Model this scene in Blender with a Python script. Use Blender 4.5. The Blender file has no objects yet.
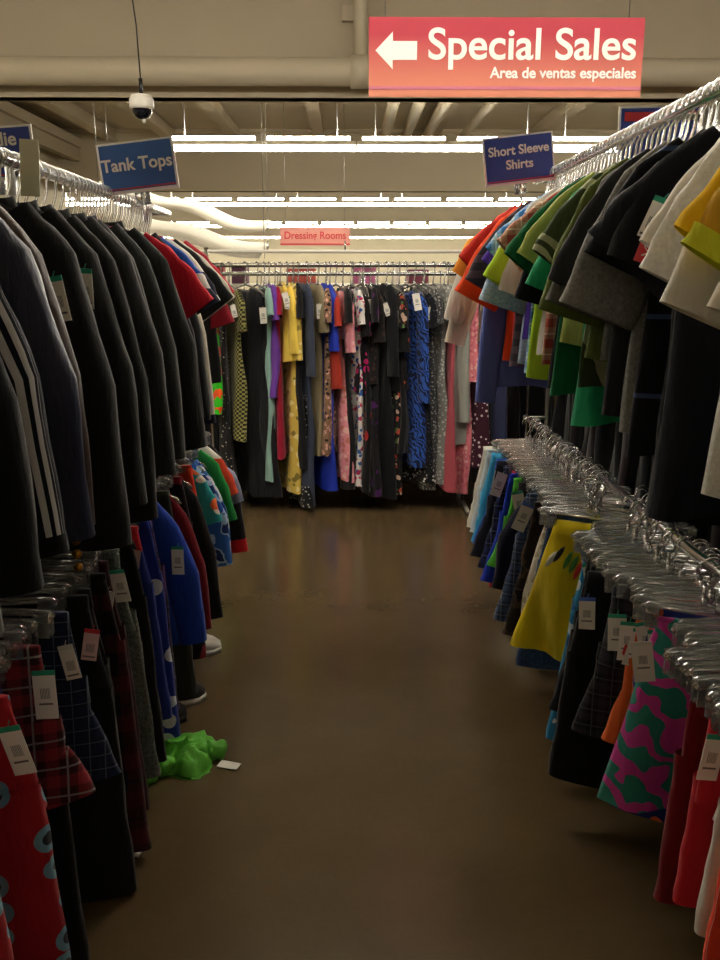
import bpy, math, random
from mathutils import Vector, noise
C = bpy.context.scene.collection
S = bpy.context.scene
PI = math.pi
R = math.radians
rnd = random.Random(7)

# ------------------------------------------------------------------ materials
def lin(h):
    h = h.lstrip('#')
    out = []
    for i in (0, 2, 4):
        v = int(h[i:i+2], 16) / 255
        out.append(v / 12.92 if v <= .04045 else ((v + .055) / 1.055) ** 2.4)
    return (*out, 1)

_m = {}
def base_mat(name, rough=.85, metal=0, spec=.3, sheen=0):
    m = bpy.data.materials.new(name); m.use_nodes = True
    nt = m.node_tree
    b = nt.nodes['Principled BSDF']
    b.inputs['Roughness'].default_value = rough
    b.inputs['Metallic'].default_value = metal
    b.inputs['Specular IOR Level'].default_value = spec
    if sheen: b.inputs['Sheen Weight'].default_value = sheen
    return m, nt, b

def N(nt, t, **k):
    n = nt.nodes.new(t)
    for a, v in k.items(): setattr(n, a, v)
    return n

def math_n(nt, op, a, b=None, c=None):
    n = N(nt, 'ShaderNodeMath', operation=op)
    for i, v in enumerate((a, b, c)):
        if v is None: continue
        if isinstance(v, (int, float)): n.inputs[i].default_value = v
        else: nt.links.new(v, n.inputs[i])
    return n.outputs[0]

def mix(nt, f, a, b):
    n = N(nt, 'ShaderNodeMix', data_type='RGBA')
    if isinstance(f, (int, float)): n.inputs[0].default_value = f
    else: nt.links.new(f, n.inputs[0])
    for i, v in ((6, a), (7, b)):
        if isinstance(v, tuple): n.inputs[i].default_value = v
        else: nt.links.new(v, n.inputs[i])
    return n.outputs[2]

def bands(nt, coord, freq, width, phase=0.0):
    x = math_n(nt, 'MULTIPLY_ADD', coord, freq, phase)
    x = math_n(nt, 'FRACT', x)
    return math_n(nt, 'LESS_THAN', x, width)

def fabric(spec):
    if spec in _m: return _m[spec]
    kind, a = spec[0], spec[1:]
    rough = .5 if kind in ('satin', 'lacquer') else .88
    m, nt, b = base_mat('fabric_' + kind, rough, spec=.35 if kind == 'satin' else .2, sheen=.15 if kind != 'satin' else 0)
    tc = N(nt, 'ShaderNodeTexCoord'); ob = tc.outputs['Object']; uv = tc.outputs['UV']
    sep = N(nt, 'ShaderNodeSeparateXYZ'); nt.links.new(ob, sep.inputs[0])
    suv = N(nt, 'ShaderNodeSeparateXYZ'); nt.links.new(uv, suv.inputs[0])
    X, Y, Z = sep.outputs; U, V, _ = suv.outputs
    cs = [lin(c) for c in a if isinstance(c, str)]
    nums = [c for c in a if not isinstance(c, str)]
    nz = N(nt, 'ShaderNodeTexNoise'); nz.inputs['Scale'].default_value = 9; nz.inputs['Detail'].default_value = 3
    nt.links.new(ob, nz.inputs['Vector'])
    def warp(s, amt):
        w = N(nt, 'ShaderNodeTexNoise'); w.inputs['Scale'].default_value = s; nt.links.new(ob, w.inputs['Vector'])
        v = N(nt, 'ShaderNodeVectorMath', operation='MULTIPLY_ADD')
        nt.links.new(w.outputs['Color'], v.inputs[0]); v.inputs[1].default_value = (amt,)*3; nt.links.new(ob, v.inputs[2])
        return v.outputs[0]
    if kind in ('solid', 'satin'):
        col = cs[0]
        c2 = tuple(min(1, v * .86) for v in cs[0][:3]) + (1,)
        col = mix(nt, nz.outputs['Fac'], cs[0], c2)
    elif kind == 'heather':
        n2 = N(nt, 'ShaderNodeTexNoise'); n2.inputs['Scale'].default_value = 140; nt.links.new(ob, n2.inputs['Vector'])
        f = math_n(nt, 'MULTIPLY_ADD', n2.outputs['Fac'], 2.2, -.6)
        n_ = N(nt, 'ShaderNodeClamp'); nt.links.new(f, n_.inputs[0])
        col = mix(nt, n_.outputs[0], cs[0], cs[1])
    elif kind == 'plaid':
        s = nums[0] if nums else 14
        h = bands(nt, X, s, .42); v = bands(nt, Z, s, .42)
        hl = bands(nt, X, s, .07, .35); vl = bands(nt, Z, s, .07, .35)
        hv = math_n(nt, 'MULTIPLY', math_n(nt, 'ADD', h, v), .5)
        col = mix(nt, hv, cs[0], cs[1])
        l = math_n(nt, 'MULTIPLY', math_n(nt, 'MAXIMUM', hl, vl), .8)
        col = mix(nt, l, col, cs[2] if len(cs) > 2 else cs[1])
    elif kind == 'check':
        ck = N(nt, 'ShaderNodeTexChecker'); ck.inputs['Scale'].default_value = nums[0]
        cmb = N(nt, 'ShaderNodeCombineXYZ'); nt.links.new(X, cmb.inputs[0]); nt.links.new(Z, cmb.inputs[2]); cmb.inputs[1].default_value = .003
        nt.links.new(cmb.outputs[0], ck.inputs['Vector'])
        ck.inputs['Color1'].default_value = cs[0]; ck.inputs['Color2'].default_value = cs[1]
        col = ck.outputs['Color']
    elif kind == 'dots':
        vo = N(nt, 'ShaderNodeTexVoronoi'); vo.inputs['Scale'].default_value = nums[0]; nt.links.new(ob, vo.inputs['Vector'])
        vo.inputs['Randomness'].default_value = nums[2] if len(nums) > 2 else .6
        f = math_n(nt, 'LESS_THAN', vo.outputs['Distance'], nums[1])
        col = mix(nt, f, cs[0], cs[1])
        if len(cs) > 2:
            f2 = math_n(nt, 'LESS_THAN', vo.outputs['Distance'], nums[1] * .5)
            col = mix(nt, f2, col, cs[2])
    elif kind == 'floral':
        w = warp(nums[0] * .8, .6 / nums[0] * 1.6)
        vo = N(nt, 'ShaderNodeTexVoronoi'); vo.inputs['Scale'].default_value = nums[0]; nt.links.new(w, vo.inputs['Vector'])
        sc = N(nt, 'ShaderNodeSeparateColor'); nt.links.new(vo.outputs['Color'], sc.inputs[0])
        f = math_n(nt, 'LESS_THAN', vo.outputs['Distance'], .42)
        pick = math_n(nt, 'GREATER_THAN', sc.outputs[0], .5)
        c = mix(nt, pick, cs[1], cs[2] if len(cs) > 2 else cs[1])
        if len(cs) > 3:
            c = mix(nt, math_n(nt, 'GREATER_THAN', sc.outputs[1], .7), c, cs[3])
        col = mix(nt, f, cs[0], c)
    elif kind == 'leafy':
        w = warp(6, .10)
        wv = N(nt, 'ShaderNodeTexWave', wave_type='BANDS', bands_direction='DIAGONAL'); wv.inputs['Scale'].default_value = nums[0]
        wv.inputs['Distortion'].default_value = 9; wv.inputs['Detail'].default_value = 1.0; wv.inputs['Detail Scale'].default_value = 1.6
        nt.links.new(w, wv.inputs['Vector'])
        f = math_n(nt, 'GREATER_THAN', wv.outputs['Fac'], nums[1] if len(nums) > 1 else .5)
        col = mix(nt, f, cs[0], cs[1])
    elif kind == 'stripe':   # horizontal bands
        col = mix(nt, bands(nt, Z, nums[0], nums[1]), cs[0], cs[1])
    elif kind == 'vstripe':
        col = mix(nt, bands(nt, X, nums[0], nums[1]), cs[0], cs[1])
    elif kind == 'sidestripe':   # stripes running along a tube, at its outer edge
        f = None
        for c0 in nums[1:]:
            d = math_n(nt, 'ABSOLUTE', math_n(nt, 'SUBTRACT', U, c0))
            g = math_n(nt, 'LESS_THAN', d, nums[0]); f = g if f is None else math_n(nt, 'MAXIMUM', f, g)
        col = mix(nt, f, cs[0], cs[1])
    elif kind == 'block':    # colour blocks by height: c0 above z0, c1 above z1, c2 below
        col = cs[0]
        for k, z in enumerate(nums):
            col = mix(nt, math_n(nt, 'LESS_THAN', Z, z), col, cs[k+1])
    elif kind == 'camo':
        n2 = N(nt, 'ShaderNodeTexNoise'); n2.inputs['Scale'].default_value = nums[0]; nt.links.new(ob, n2.inputs['Vector'])
        col = mix(nt, math_n(nt, 'GREATER_THAN', n2.outputs['Fac'], .5), cs[0], cs[1])
        if len(cs) > 2: col = mix(nt, math_n(nt, 'GREATER_THAN', n2.outputs['Fac'], .58), col, cs[2])
    else: raise ValueError(kind)
    if isinstance(col, tuple): b.inputs['Base Color'].default_value = col
    else: nt.links.new(col, b.inputs['Base Color'])
    bp = N(nt, 'ShaderNodeBump'); bp.inputs['Strength'].default_value = .6; bp.inputs['Distance'].default_value = .012
    n3 = N(nt, 'ShaderNodeTexNoise'); n3.inputs['Scale'].default_value = 22; n3.inputs['Detail'].default_value = 4
    mp = N(nt, 'ShaderNodeMapping'); mp.inputs['Scale'].default_value = (1.6, 1, .45)
    nt.links.new(ob, mp.inputs[0]); nt.links.new(mp.outputs[0], n3.inputs['Vector'])
    nt.links.new(n3.outputs['Fac'], bp.inputs['Height']); nt.links.new(bp.outputs[0], b.inputs['Normal'])
    _m[spec] = m
    return m

def plain(name, hexc, rough=.6, metal=0, spec=.5, noise_amt=0, nscale=3):
    m, nt, b = base_mat(name, rough, metal, spec)
    if noise_amt:
        tc = N(nt, 'ShaderNodeTexCoord')
        n = N(nt, 'ShaderNodeTexNoise'); n.inputs['Scale'].default_value = nscale; n.inputs['Detail'].default_value = 5
        nt.links.new(tc.outputs['Object'], n.inputs['Vector'])
        c = lin(hexc); d = tuple(v * (1 - noise_amt) for v in c[:3]) + (1,)
        nt.links.new(mix(nt, n.outputs['Fac'], d, c), b.inputs['Base Color'])
    else: b.inputs['Base Color'].default_value = lin(hexc)
    return m

def emit(name, hexc, st):
    m = bpy.data.materials.new(name); m.use_nodes = True
    nt = m.node_tree; nt.nodes.remove(nt.nodes['Principled BSDF'])
    e = N(nt, 'ShaderNodeEmission'); e.inputs[0].default_value = lin(hexc); e.inputs[1].default_value = st
    nt.links.new(e.outputs[0], nt.nodes['Material Output'].inputs[0])
    return m

LAMP = emit('tube_glow', '#FFF7E6', 22.0)
LAMP_UP = emit('tube_glow_upper', '#FFF7E6', 34.0)
LAMP_NEAR = emit('tube_glow_overhead', '#FFF6E8', 23)
LAMP_BACK = emit('tube_glow_behind', '#FFF6E8', 3)
chrome = plain('chrome', '#C8C8C8', .18, 1)
steel = plain('steel', '#9A9A98', .35, 1)
black_plastic = plain('black_plastic', '#0C0C0D', .4)
white_plastic = plain('white_plastic', '#E8E4DA', .5)
paint = plain('ceiling_paint', '#D0C6AE', .85, noise_amt=.12, nscale=1.2)
beam_paint = plain('beam_paint', '#C4B89E', .8, noise_amt=.12, nscale=2)
wall_paint = plain('wall_paint', '#D4CBB0', .85, noise_amt=.1)
duct_paint = plain('duct_paint', '#CFC4AA', .6, noise_amt=.1)

def clear_mat():
    m, nt, b = base_mat('clear_plastic', .06, 0, .8)
    b.inputs['Base Color'].default_value = (.86, .88, .87, 1)
    b.inputs['Transmission Weight'].default_value = .9
    b.inputs['IOR'].default_value = 1.45
    return m
clear = clear_mat()

def floor_mat():
    m, nt, b = base_mat('polished_concrete', .24, 0, .5)
    tc = N(nt, 'ShaderNodeTexCoord')
    n = N(nt, 'ShaderNodeTexNoise'); n.inputs['Scale'].default_value = 3.2; n.inputs['Detail'].default_value = 6; n.inputs['Roughness'].default_value = .6
    nt.links.new(tc.outputs['Object'], n.inputs['Vector'])
    n2 = N(nt, 'ShaderNodeTexNoise'); n2.inputs['Scale'].default_value = 60; n2.inputs['Detail'].default_value = 3
    nt.links.new(tc.outputs['Object'], n2.inputs['Vector'])
    c = mix(nt, n.outputs['Fac'], lin('#4E402B'), lin('#62523A'))
    f2 = math_n(nt, 'MULTIPLY', n2.outputs['Fac'], .25)
    c = mix(nt, f2, c, lin('#3C2F1C'))
    nt.links.new(c, b.inputs['Base Color'])
    b.inputs['Roughness'].default_value = .2
    bp = N(nt, 'ShaderNodeBump'); bp.inputs['Strength'].default_value = .06; bp.inputs['Distance'].default_value = .002
    nt.links.new(n2.outputs['Fac'], bp.inputs['Height']); nt.links.new(bp.outputs[0], b.inputs['Normal'])
    return m

def tag_mat(hexc='#E9E6DC', bar='#6A6A66'):
    m, nt, b = base_mat('tag_card', .6, 0, .3)
    tc = N(nt, 'ShaderNodeTexCoord'); sep = N(nt, 'ShaderNodeSeparateXYZ'); nt.links.new(tc.outputs['Object'], sep.inputs[0])
    X, Y, Z = sep.outputs
    inx = math_n(nt, 'LESS_THAN', math_n(nt, 'ABSOLUTE', X), .010)
    inz = math_n(nt, 'LESS_THAN', math_n(nt, 'ABSOLUTE', math_n(nt, 'ADD', Z, .040)), .011)
    box = math_n(nt, 'MULTIPLY', inx, inz)
    st = bands(nt, X, 330, .5)
    l2 = math_n(nt, 'MULTIPLY', math_n(nt, 'LESS_THAN', math_n(nt, 'ABSOLUTE', math_n(nt, 'ADD', Z, .062)), .002), math_n(nt, 'LESS_THAN', math_n(nt, 'ABSOLUTE', X), .014))
    f = math_n(nt, 'MAXIMUM', math_n(nt, 'MULTIPLY', box, st), l2)
    nt.links.new(mix(nt, f, lin(hexc), lin(bar)), b.inputs['Base Color'])
    return m
TAG = tag_mat(); TAGP = tag_mat('#E6BFC0')
TAGTOP = {'g': plain('tag_top_green', '#1F9A78', .6), 'b': plain('tag_top_blue', '#3E63B8', .6), 'w': plain('tag_top_white', '#DDDAD0', .6), 'r': plain('tag_top_red', '#C2262B', .6)}

# ------------------------------------------------------------------ mesh helpers
class MB:
    def __init__(s): s.v = []; s.f = []; s.uv = []
    def add(s, vs, fs, uvs=None):
        o = len(s.v); s.v += [tuple(v) for v in vs]; s.f += [tuple(i + o for i in f) for f in fs]
        s.uv += uvs if uvs else [(0, 0)] * len(vs)
    def box(s, c, d, rot=None):
        cx, cy, cz = c; dx, dy, dz = (k / 2 for k in d)
        vs = [Vector((x*dx, y*dy, z*dz)) for z in (-1, 1) for y in (-1, 1) for x in (-1, 1)]
        if rot is not None: vs = [rot @ v for v in vs]
        s.add([(v.x+cx, v.y+cy, v.z+cz) for v in vs], [(0,2,3,1), (4,5,7,6), (0,1,5,4), (2,6,7,3), (0,4,6,2), (1,3,7,5)])
    def tube(s, pts, r, n=8, cap=True, ref=None):
        """round wire or pipe through pts; r a number or (major, minor) per point list"""
        pts = [Vector(p) for p in pts]; L = len(pts); vs = []; uv = []
        ref0 = Vector(ref) if ref else Vector((0, 1, 0))
        prev = None
        for i, p in enumerate(pts):
            t = (pts[min(i+1, L-1)] - pts[max(i-1, 0)]).normalized()
            b = ref0 - t * ref0.dot(t)
            if b.length < .15:
                b = (prev if prev else Vector((1, .01, 0))); b = b - t * b.dot(t)
            b.normalize(); prev = b
            a = t.cross(b).normalized()
            ri = r[i] if isinstance(r, list) else r
            ra, rb = ri if isinstance(ri, tuple) else (ri, ri)
            for k in range(n):
                an = 2*PI*k/n
                vs.append(p + a*math.cos(an)*ra + b*math.sin(an)*rb); uv.append((k/n, i/(L-1)))
        fs = [(i*n+k, i*n+(k+1) % n, (i+1)*n+(k+1) % n, (i+1)*n+k) for i in range(L-1) for k in range(n)]
        if cap: fs += [tuple(range(n))[::-1], tuple((L-1)*n+k for k in range(n))]
        s.add(vs, fs, uv)
    def build(s, name, mat, parent=None, loc=(0, 0, 0), rot=(0, 0, 0), smooth=True, bevel=0):
        me = bpy.data.meshes.new(name); me.from_pydata(s.v, [], s.f); me.validate(); me.update()
        ul = me.uv_layers.new(name='UVMap')
        for l in me.loops: ul.data[l.index].uv = s.uv[l.vertex_index]
        for p in me.polygons: p.use_smooth = smooth
        me.materials.append(mat)
        o = bpy.data.objects.new(name, me); C.objects.link(o); o.location = loc; o.rotation_euler = rot
        if parent: o.parent = parent
        if bevel:
            b = o.modifiers.new('bevel', 'BEVEL'); b.width = bevel; b.segments = 2
        return o

def tag(o, label=None, cat=None, group=None, kind=None):
    if label: o['label'] = label
    if cat: o['category'] = cat
    if group: o['group'] = group
    if kind: o['kind'] = kind
    return o

def empty(name, loc, rot=(0, 0, 0)):
    o = bpy.data.objects.new(name, None); C.objects.link(o); o.location = loc; o.rotation_euler = rot; return o

def boxobj(name, c, d, mat, parent=None, kind=None, bevel=0):
    m = MB(); m.box((0, 0, 0), d); o = m.build(name, mat, parent, c, smooth=False, bevel=bevel)
    if kind: o['kind'] = kind
    return o

def lerp(a, b, t): return a + (b - a) * t
def prof(tab, v):
    for (a, x), (b, y) in zip(tab, tab[1:]):
        if v <= b: return lerp(x, y, (v - a) / (b - a)) if b > a else y
    return tab[-1][1]

# ------------------------------------------------------------------ garments (local x+ = towards the aisle, origin on the rail)
def sheet(mb, z0, z1, wtab, ttab, seed, neck=.0, slope=0., dip=0., fold=.014, freq=26, rows=18, n=36, hemw=.01, asym=0, sx=1):
    """closed flattened tube of cloth hanging from z0 to z1: shoulders, folds, uneven hem"""
    ph = seed * 1.7; vs = []; uv = []
    for i in range(rows):
        v = i / (rows - 1); w = prof(wtab, v); t = prof(ttab, v)
        for k in range(n):
            a = 2*PI*k/n; c, s_ = math.cos(a), math.sin(a)
            q = math.copysign(abs(c) ** .85, c)
            x = w * q
            y = t * math.copysign(abs(s_) ** .7, s_)
            ax = abs(x)
            top = z0 - slope * max(0, ax - neck) - (dip * max(0, 1 - (ax / neck) ** 2) if neck else 0)
            z = lerp(top, z1, v)
            A = fold * (v ** .8)
            y += A * (math.sin(freq * x + ph + 1.3 * math.sin(3 * v + ph)) + .5 * math.sin(freq * 1.9 * x - ph * 2 + v * 2))
            nn = noise.noise(Vector((x * 5 + seed * 3.1, z * 2.4, seed)))
            y += nn * .034 * v ** .4
            x += noise.noise(Vector((z * 4, seed * 2.3, k * .02))) * .02 * v
            z += math.sin(freq * .7 * x + ph) * hemw * v
            vs.append((x * sx, y, z)); uv.append((k / n, v))
    fs = [(i*n+k, i*n+(k+1) % n, (i+1)*n+(k+1) % n, (i+1)*n+k) for i in range(rows-1) for k in range(n)]
    fs.append(tuple(range(n))[::-1])
    if sx < 0: fs = [f[::-1] for f in fs]
    mb.add(vs, fs, uv)

def cloth_tube(mb, pts, rads, seed, n=22, sub=5, wr=.10, sx=1, close=False):
    """sleeve or trouser leg: flattened tube through (x, y, z) points, with cloth wrinkles"""
    P = []; RA = []
    for i in range(len(pts)-1):
        for j in range(sub):
            t = j / sub; P.append(Vector(pts[i]).lerp(Vector(pts[i+1]), t))
            RA.append((lerp(rads[i][0], rads[i+1][0], t), lerp(rads[i][1], rads[i+1][1], t)))
    P.append(Vector(pts[-1])); RA.append(rads[-1]); L = len(P); vs = []; uv = []
    for i, p in enumerate(P):
        t = (P[min(i+2, L-1)] - P[max(i-2, 0)]).normalized()
        b = Vector((0, 1, 0)); b = (b - t*b.dot(t)).normalized(); a = b.cross(t).normalized()
        if a.x < 0: a = -a
        for k in range(n):
            an = 2*PI*k/n
            w = 1 + wr * noise.noise(Vector((p.x*6 + seed, k*.45, i*.55 + seed*2))) + wr * .7 * math.sin(i*1.25 + seed*3 + k*.3) * (.3 + i/L*.5)
            q = p + a * math.cos(an) * RA[i][0] * w + b * math.copysign(abs(math.sin(an)) ** .8, math.sin(an)) * RA[i][1] * w
            vs.append((q.x*sx, q.y, q.z)); uv.append((k/n, i/(L-1)))
    fs = [(i*n+k, i*n+(k+1) % n, (i+1)*n+(k+1) % n, (i+1)*n+k) for i in range(L-1) for k in range(n)]
    if close: fs.append(tuple((L-1)*n+k for k in range(n)))
    if sx < 0: fs = [f[::-1] for f in fs]
    mb.add(vs, fs, uv)

def ring(mb, rx, ry, z, h, th=.004, dip=.02, sx=1, n=20):
    vs = []
    for k in range(n):
        a = 2*PI*k/n; zz = z - dip * (1 if math.sin(a) < 0 else .3) * abs(math.sin(a))
        for (e, dz) in ((0, 0), (th, 0), (th * 1.6, h), (th*.4, h)):
            vs.append((math.cos(a)*(rx+e)*(1 if dz == 0 else .82), math.sin(a)*(ry+e), zz+dz))
    fs = [(k*4+j, k*4+(j+1) % 4, ((k+1) % n)*4+(j+1) % 4, ((k+1) % n)*4+j) for k in range(n) for j in range(4)]
    mb.add(vs, fs)

def price_tag(parent, loc, rot, mat=None, top='g', s=1.0):
    m = MB(); m.box((0, 0, -.037*s), (.036*s, .0012, .074*s))
    o = m.build('price_tag', mat or TAG, parent, loc, rot, smooth=False)
    t = MB(); t.box((0, 0, .003), (.036*s, .0016, .010)); t.tube([(0, 0, .006), (.004, .004, .018)], .0008, 5)
    t.build('tag_clip', TAGTOP[top], o, smooth=False)
    return o

KIND = {  # name, category
 'coat': ('coat', 'coat'), 'jacket': ('jacket', 'jacket'), 'track': ('jacket', 'jacket'), 'longsleeve': ('long_sleeve_top', 'top'), 'jersey': ('sports_jersey', 'jersey'),
 'tee': ('t_shirt', 't-shirt'), 'polo': ('polo_shirt', 'polo shirt'), 'shirt': ('button_shirt', 'shirt'), 'pants': ('trousers', 'trousers'),
 'shorts': ('shorts', 'shorts'), 'skirt': ('skirt', 'skirt'), 'dress': ('dress', 'dress'), 'gown': ('gown', 'dress'), 'blouse': ('blouse', 'blouse')}

def garment(kind, spec, loc, yaw, side, seed, o):
    """side: local mirror (+1 aisle at +x, -1 aisle at -x). Returns the top-level mesh."""
    sx = side; mat = fabric(spec); L = o.get('len'); k = o.get('k', 1.0); th = o.get('th', 1.0)
    g = rnd.uniform
    m = MB(); parts = []
    name, cat = KIND[kind]
    top = kind in ('coat', 'jacket', 'track', 'longsleeve', 'jersey', 'tee', 'polo', 'shirt', 'blouse')
    sm = fabric(o['sleeve']) if 'sleeve' in o else mat
    if top:
        thick = {'coat': .042, 'jacket': .036, 'track': .03, 'longsleeve': .022, 'jersey': .022, 'blouse': .02}.get(kind, .02) * th
        L = L or {'coat': .75, 'jacket': .66, 'track': .70, 'longsleeve': .62, 'jersey': .72, 'blouse': .6}.get(kind, .66)
        w = .225 * k
        z0 = -.118 - o.get('drop', 0); zh = -.085 - L; SLP = .56; bulky = kind in ('coat', 'jacket', 'track')
        sheet(m, z0, zh, ([(0, w*.74), (.15, w*.82), (.5, w*.95), (1, w*1.1)] if bulky else [(0, w*.86), (.12, w*.94), (.5, w*.96), (1, w*o.get('flare', 1.06))]),
              [(0, thick*.35), (.15, thick*.8), (.6, thick), (1, thick*1.05)], seed, neck=.075, slope=SLP, dip=.02,
              fold=.011 if bulky else .015, freq=26, sx=sx)
        z = z0 - SLP*(w*(.76 if bulky else .9)-.075)
        for s2 in (1, -1):
            ms = MB()
            if kind in ('coat', 'jacket', 'track', 'longsleeve', 'blouse'):
                out = o.get('out', .05); SL = o.get('sl', .56 if kind != 'coat' else .6)
                pts = [(w*.55, 0, z+.005), (w*.80, 0, z-.08), (w*.98+out*.5, -.004, z-SL*.5), (w+out, -.008, z-SL)]
                r0 = {'coat': .078, 'jacket': .072, 'track': .066}.get(kind, .06) * k
                rads = [(r0*.85, thick*.7), (r0, thick*.95), (r0*.85, thick*.95), (r0*.66, thick*.8)]
                wr = .055
            else:
                so = o.get('so', .11)
                pts = [(w*.58, 0, z+.0), (w*.85, 0, z-.06), (w*.9+so*.5, -.002, z-.115-o.get('droop', .04)*.4), (w*.92+so, -.004, z-.17-o.get('droop', .04))]
                rads = [(.07*k, thick*.7), (.085*k, thick*.95), (.09*k, thick*1.1), (.088*k, thick*1.15)]
                wr = .05
            pts = [(x*s2, y, zz) for x, y, zz in pts]
            cloth_tube(ms, pts, rads, seed + s2*.7, wr=wr, sx=sx)
            parts.append(('sleeve', ms, sm))
            if 'cuff' in o:
                mc = MB(); p, q = Vector(pts[-1]), Vector(pts[-2]); d = (p-q).normalized()
                cloth_tube(mc, [tuple(p - d*.012), tuple(p + d*o.get('cuffh', .02))], [(rads[-1][0]*1.04, rads[-1][1]*1.08)]*2, seed, sub=3, wr=.03, sx=sx)
                parts.append(('cuff', mc, fabric(o['cuff'])))
        cm = MB()
        if kind in ('coat', 'jacket', 'track', 'polo', 'shirt'):
            ring(cm, .072, .030, z0-.012, .035, .006, .012)
        else: ring(cm, .076, .024, z0-.016, .012, .004, .02)
        parts.append(('collar', cm, fabric(o['collar']) if 'collar' in o else mat))
        if kind in ('coat', 'jacket', 'track'):
            zm = MB(); zm.tube([(0, -thick*.6, z0-.05), (0, -thick-.004, z0-.2), (0, -thick-.006, zh+.1)], .003, 6)
            parts.append(('zip', zm, steel if o.get('zip') else black_plastic))
        if kind in ('polo', 'shirt'):
            pm = MB(); pm.box((.0, -thick*.85-.004, z0-.12), (.028, .006, .14)); parts.append(('placket', pm, mat))
    elif kind in ('pants', 'shorts'):
        hw = .135 * k; L = L or (.62 if kind == 'pants' else .42)
        z0 = -.135; t = .024*th; zc = z0 - (.22 if kind == 'pants' else .2)
        sheet(m, z0, zc, [(0, hw), (1, hw*1.18)], [(0, t*.55), (.2, t*.8), (1, t*1.1)], seed, fold=.005, freq=30, rows=8, n=36, hemw=0, sx=sx)
        fl = o.get('flare', 1.25 if kind == 'shorts' else 1.1)
        for s2 in (1, -1):
            c0 = hw*.6; c1 = c0*fl*1.08
            pts = [(c0*s2, .002*s2, zc+.05), (c0*1.04*s2, .004*s2, zc-.05), (lerp(c0, c1, .6)*s2, .008*s2, lerp(zc, z0-L, .6)), (c1*s2, .004*s2, z0-L)]
            rr = hw*.58
            cloth_tube(m, pts, [(rr, t*.95), (rr*1.02, t*1.05), (rr*lerp(1, fl, .5), t*1.15), (rr*fl, t*1.15)], seed+s2, wr=.03, sx=sx)
        wb = MB(); sheet(wb, z0+.012, z0-.028, [(0, hw*1.01), (1, hw*1.03)], [(0, t*.62), (1, t*.72)], seed, fold=0, rows=3, n=30, hemw=0, sx=sx)
        parts.append(('waistband', wb, fabric(o['waist']) if 'waist' in o else mat))
    elif kind == 'skirt':
        hw = .12*k; L = L or .45; z0 = -.135; t = .022*th
        sheet(m, z0, z0-L, [(0, hw), (.25, hw*1.25), (1, hw*o.get('flare', 2.0))], [(0, t*.55), (.3, t), (1, t*1.3)], seed, fold=.02, freq=24, sx=sx)
        wb = MB(); sheet(wb, z0+.012, z0-.028, [(0, hw*1.01), (1, hw*1.05)], [(0, t*.62), (1, t*.76)], seed, fold=0, rows=3, n=30, hemw=0, sx=sx)
        parts.append(('waistband', wb, mat))
    elif kind in ('dress', 'gown'):
        L = L or 1.2; w = .19*k; z0 = -.118 - o.get('drop', 0); L -= .033 + o.get('drop', 0); t = .03*th
        fl = o.get('flare', 1.15)
        sheet(m, z0, z0-L, [(0, w*.85), (.06, w*.98), (.28, w*.78), (.6, w*.9*fl), (1, w*fl)], [(0, t*.3), (.1, t*.8), (.35, t*.8), (1, t*1.35)],
              seed, neck=.07, slope=.40, dip=.05, fold=.013, freq=30, rows=26, sx=sx)
        if o.get('skirt'):
            zt = z0 - L*.5
            m2 = MB(); sheet(m2, zt, z0-L-.01, [(0, w*.8), (1, w*fl*1.06)], [(0, t*.9), (1, t*1.5)], seed+4, fold=.016, freq=28, sx=sx)
            parts.append(('skirt_panel', m2, fabric(o['skirt'])))
        z = z0 - .40*(w-.07)
        if o.get('sl', .14) > 0:
            for s2 in (1, -1):
                ms = MB(); SL = o.get('sl', .14)
                pts = [(w*.7*s2, 0, z+.0), (w*.95*s2, 0, z-.05), ((w+.02)*s2, 0, z-.05-SL)]
                cloth_tube(ms, pts, [(.05, t*.6), (.055, t*.85), (.058, t*.8)], seed+s2, wr=.07, sx=sx)
                parts.append(('sleeve', ms, sm))
        if 'hem' in o:
            mh = MB(); sheet(mh, z0-L+.035, z0-L-.07, [(0, w*fl*1.01), (1, w*fl*1.06)], [(0, t*1.42), (1, t*1.5)], seed, fold=.016, freq=34, rows=6, sx=sx)
            parts.append(('hem_trim', mh, fabric(o['hem'])))
    roll = g(-.02, .02) + o.get('roll', 0)
    ob = m.build(name, mat, None, loc, (0, roll, yaw))
    for pn, pm, pmat in parts: pm.build(pn, pmat, ob)
    T = o.get('tag', 'g' if rnd.random() < .45 else None)
    if T:
        face = 0
        if kind in ('dress', 'gown'): tx, tz, face = w*.98, g(-.30, -.18), R(65)
        elif top: tx = w*(1.06 if bulky else 1.08) + g(-.01, .02); tz = z - g(.07, .12)
        else: tx, tz = hw*(1.05 if kind != 'skirt' else 1.25) + g(-.02, .01), g(-.20, -.15)
        for q in range(o.get('ntag', 1)):
            price_tag(ob, ((tx - q*.03)*sx, (-.056 if top else -.052)*max(1, th*.9) - q*.008, tz - q*.015), (R(g(-8, 8)), R(g(-22, 14))*sx, R(g(-10, 10)) - .1*sx + face), TAGP if T == 'p' else TAG, 'r' if T == 'p' else (T if T in TAGTOP else 'g'), o.get('ts', 1.15)*.84)
    return ob, name, cat

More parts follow.
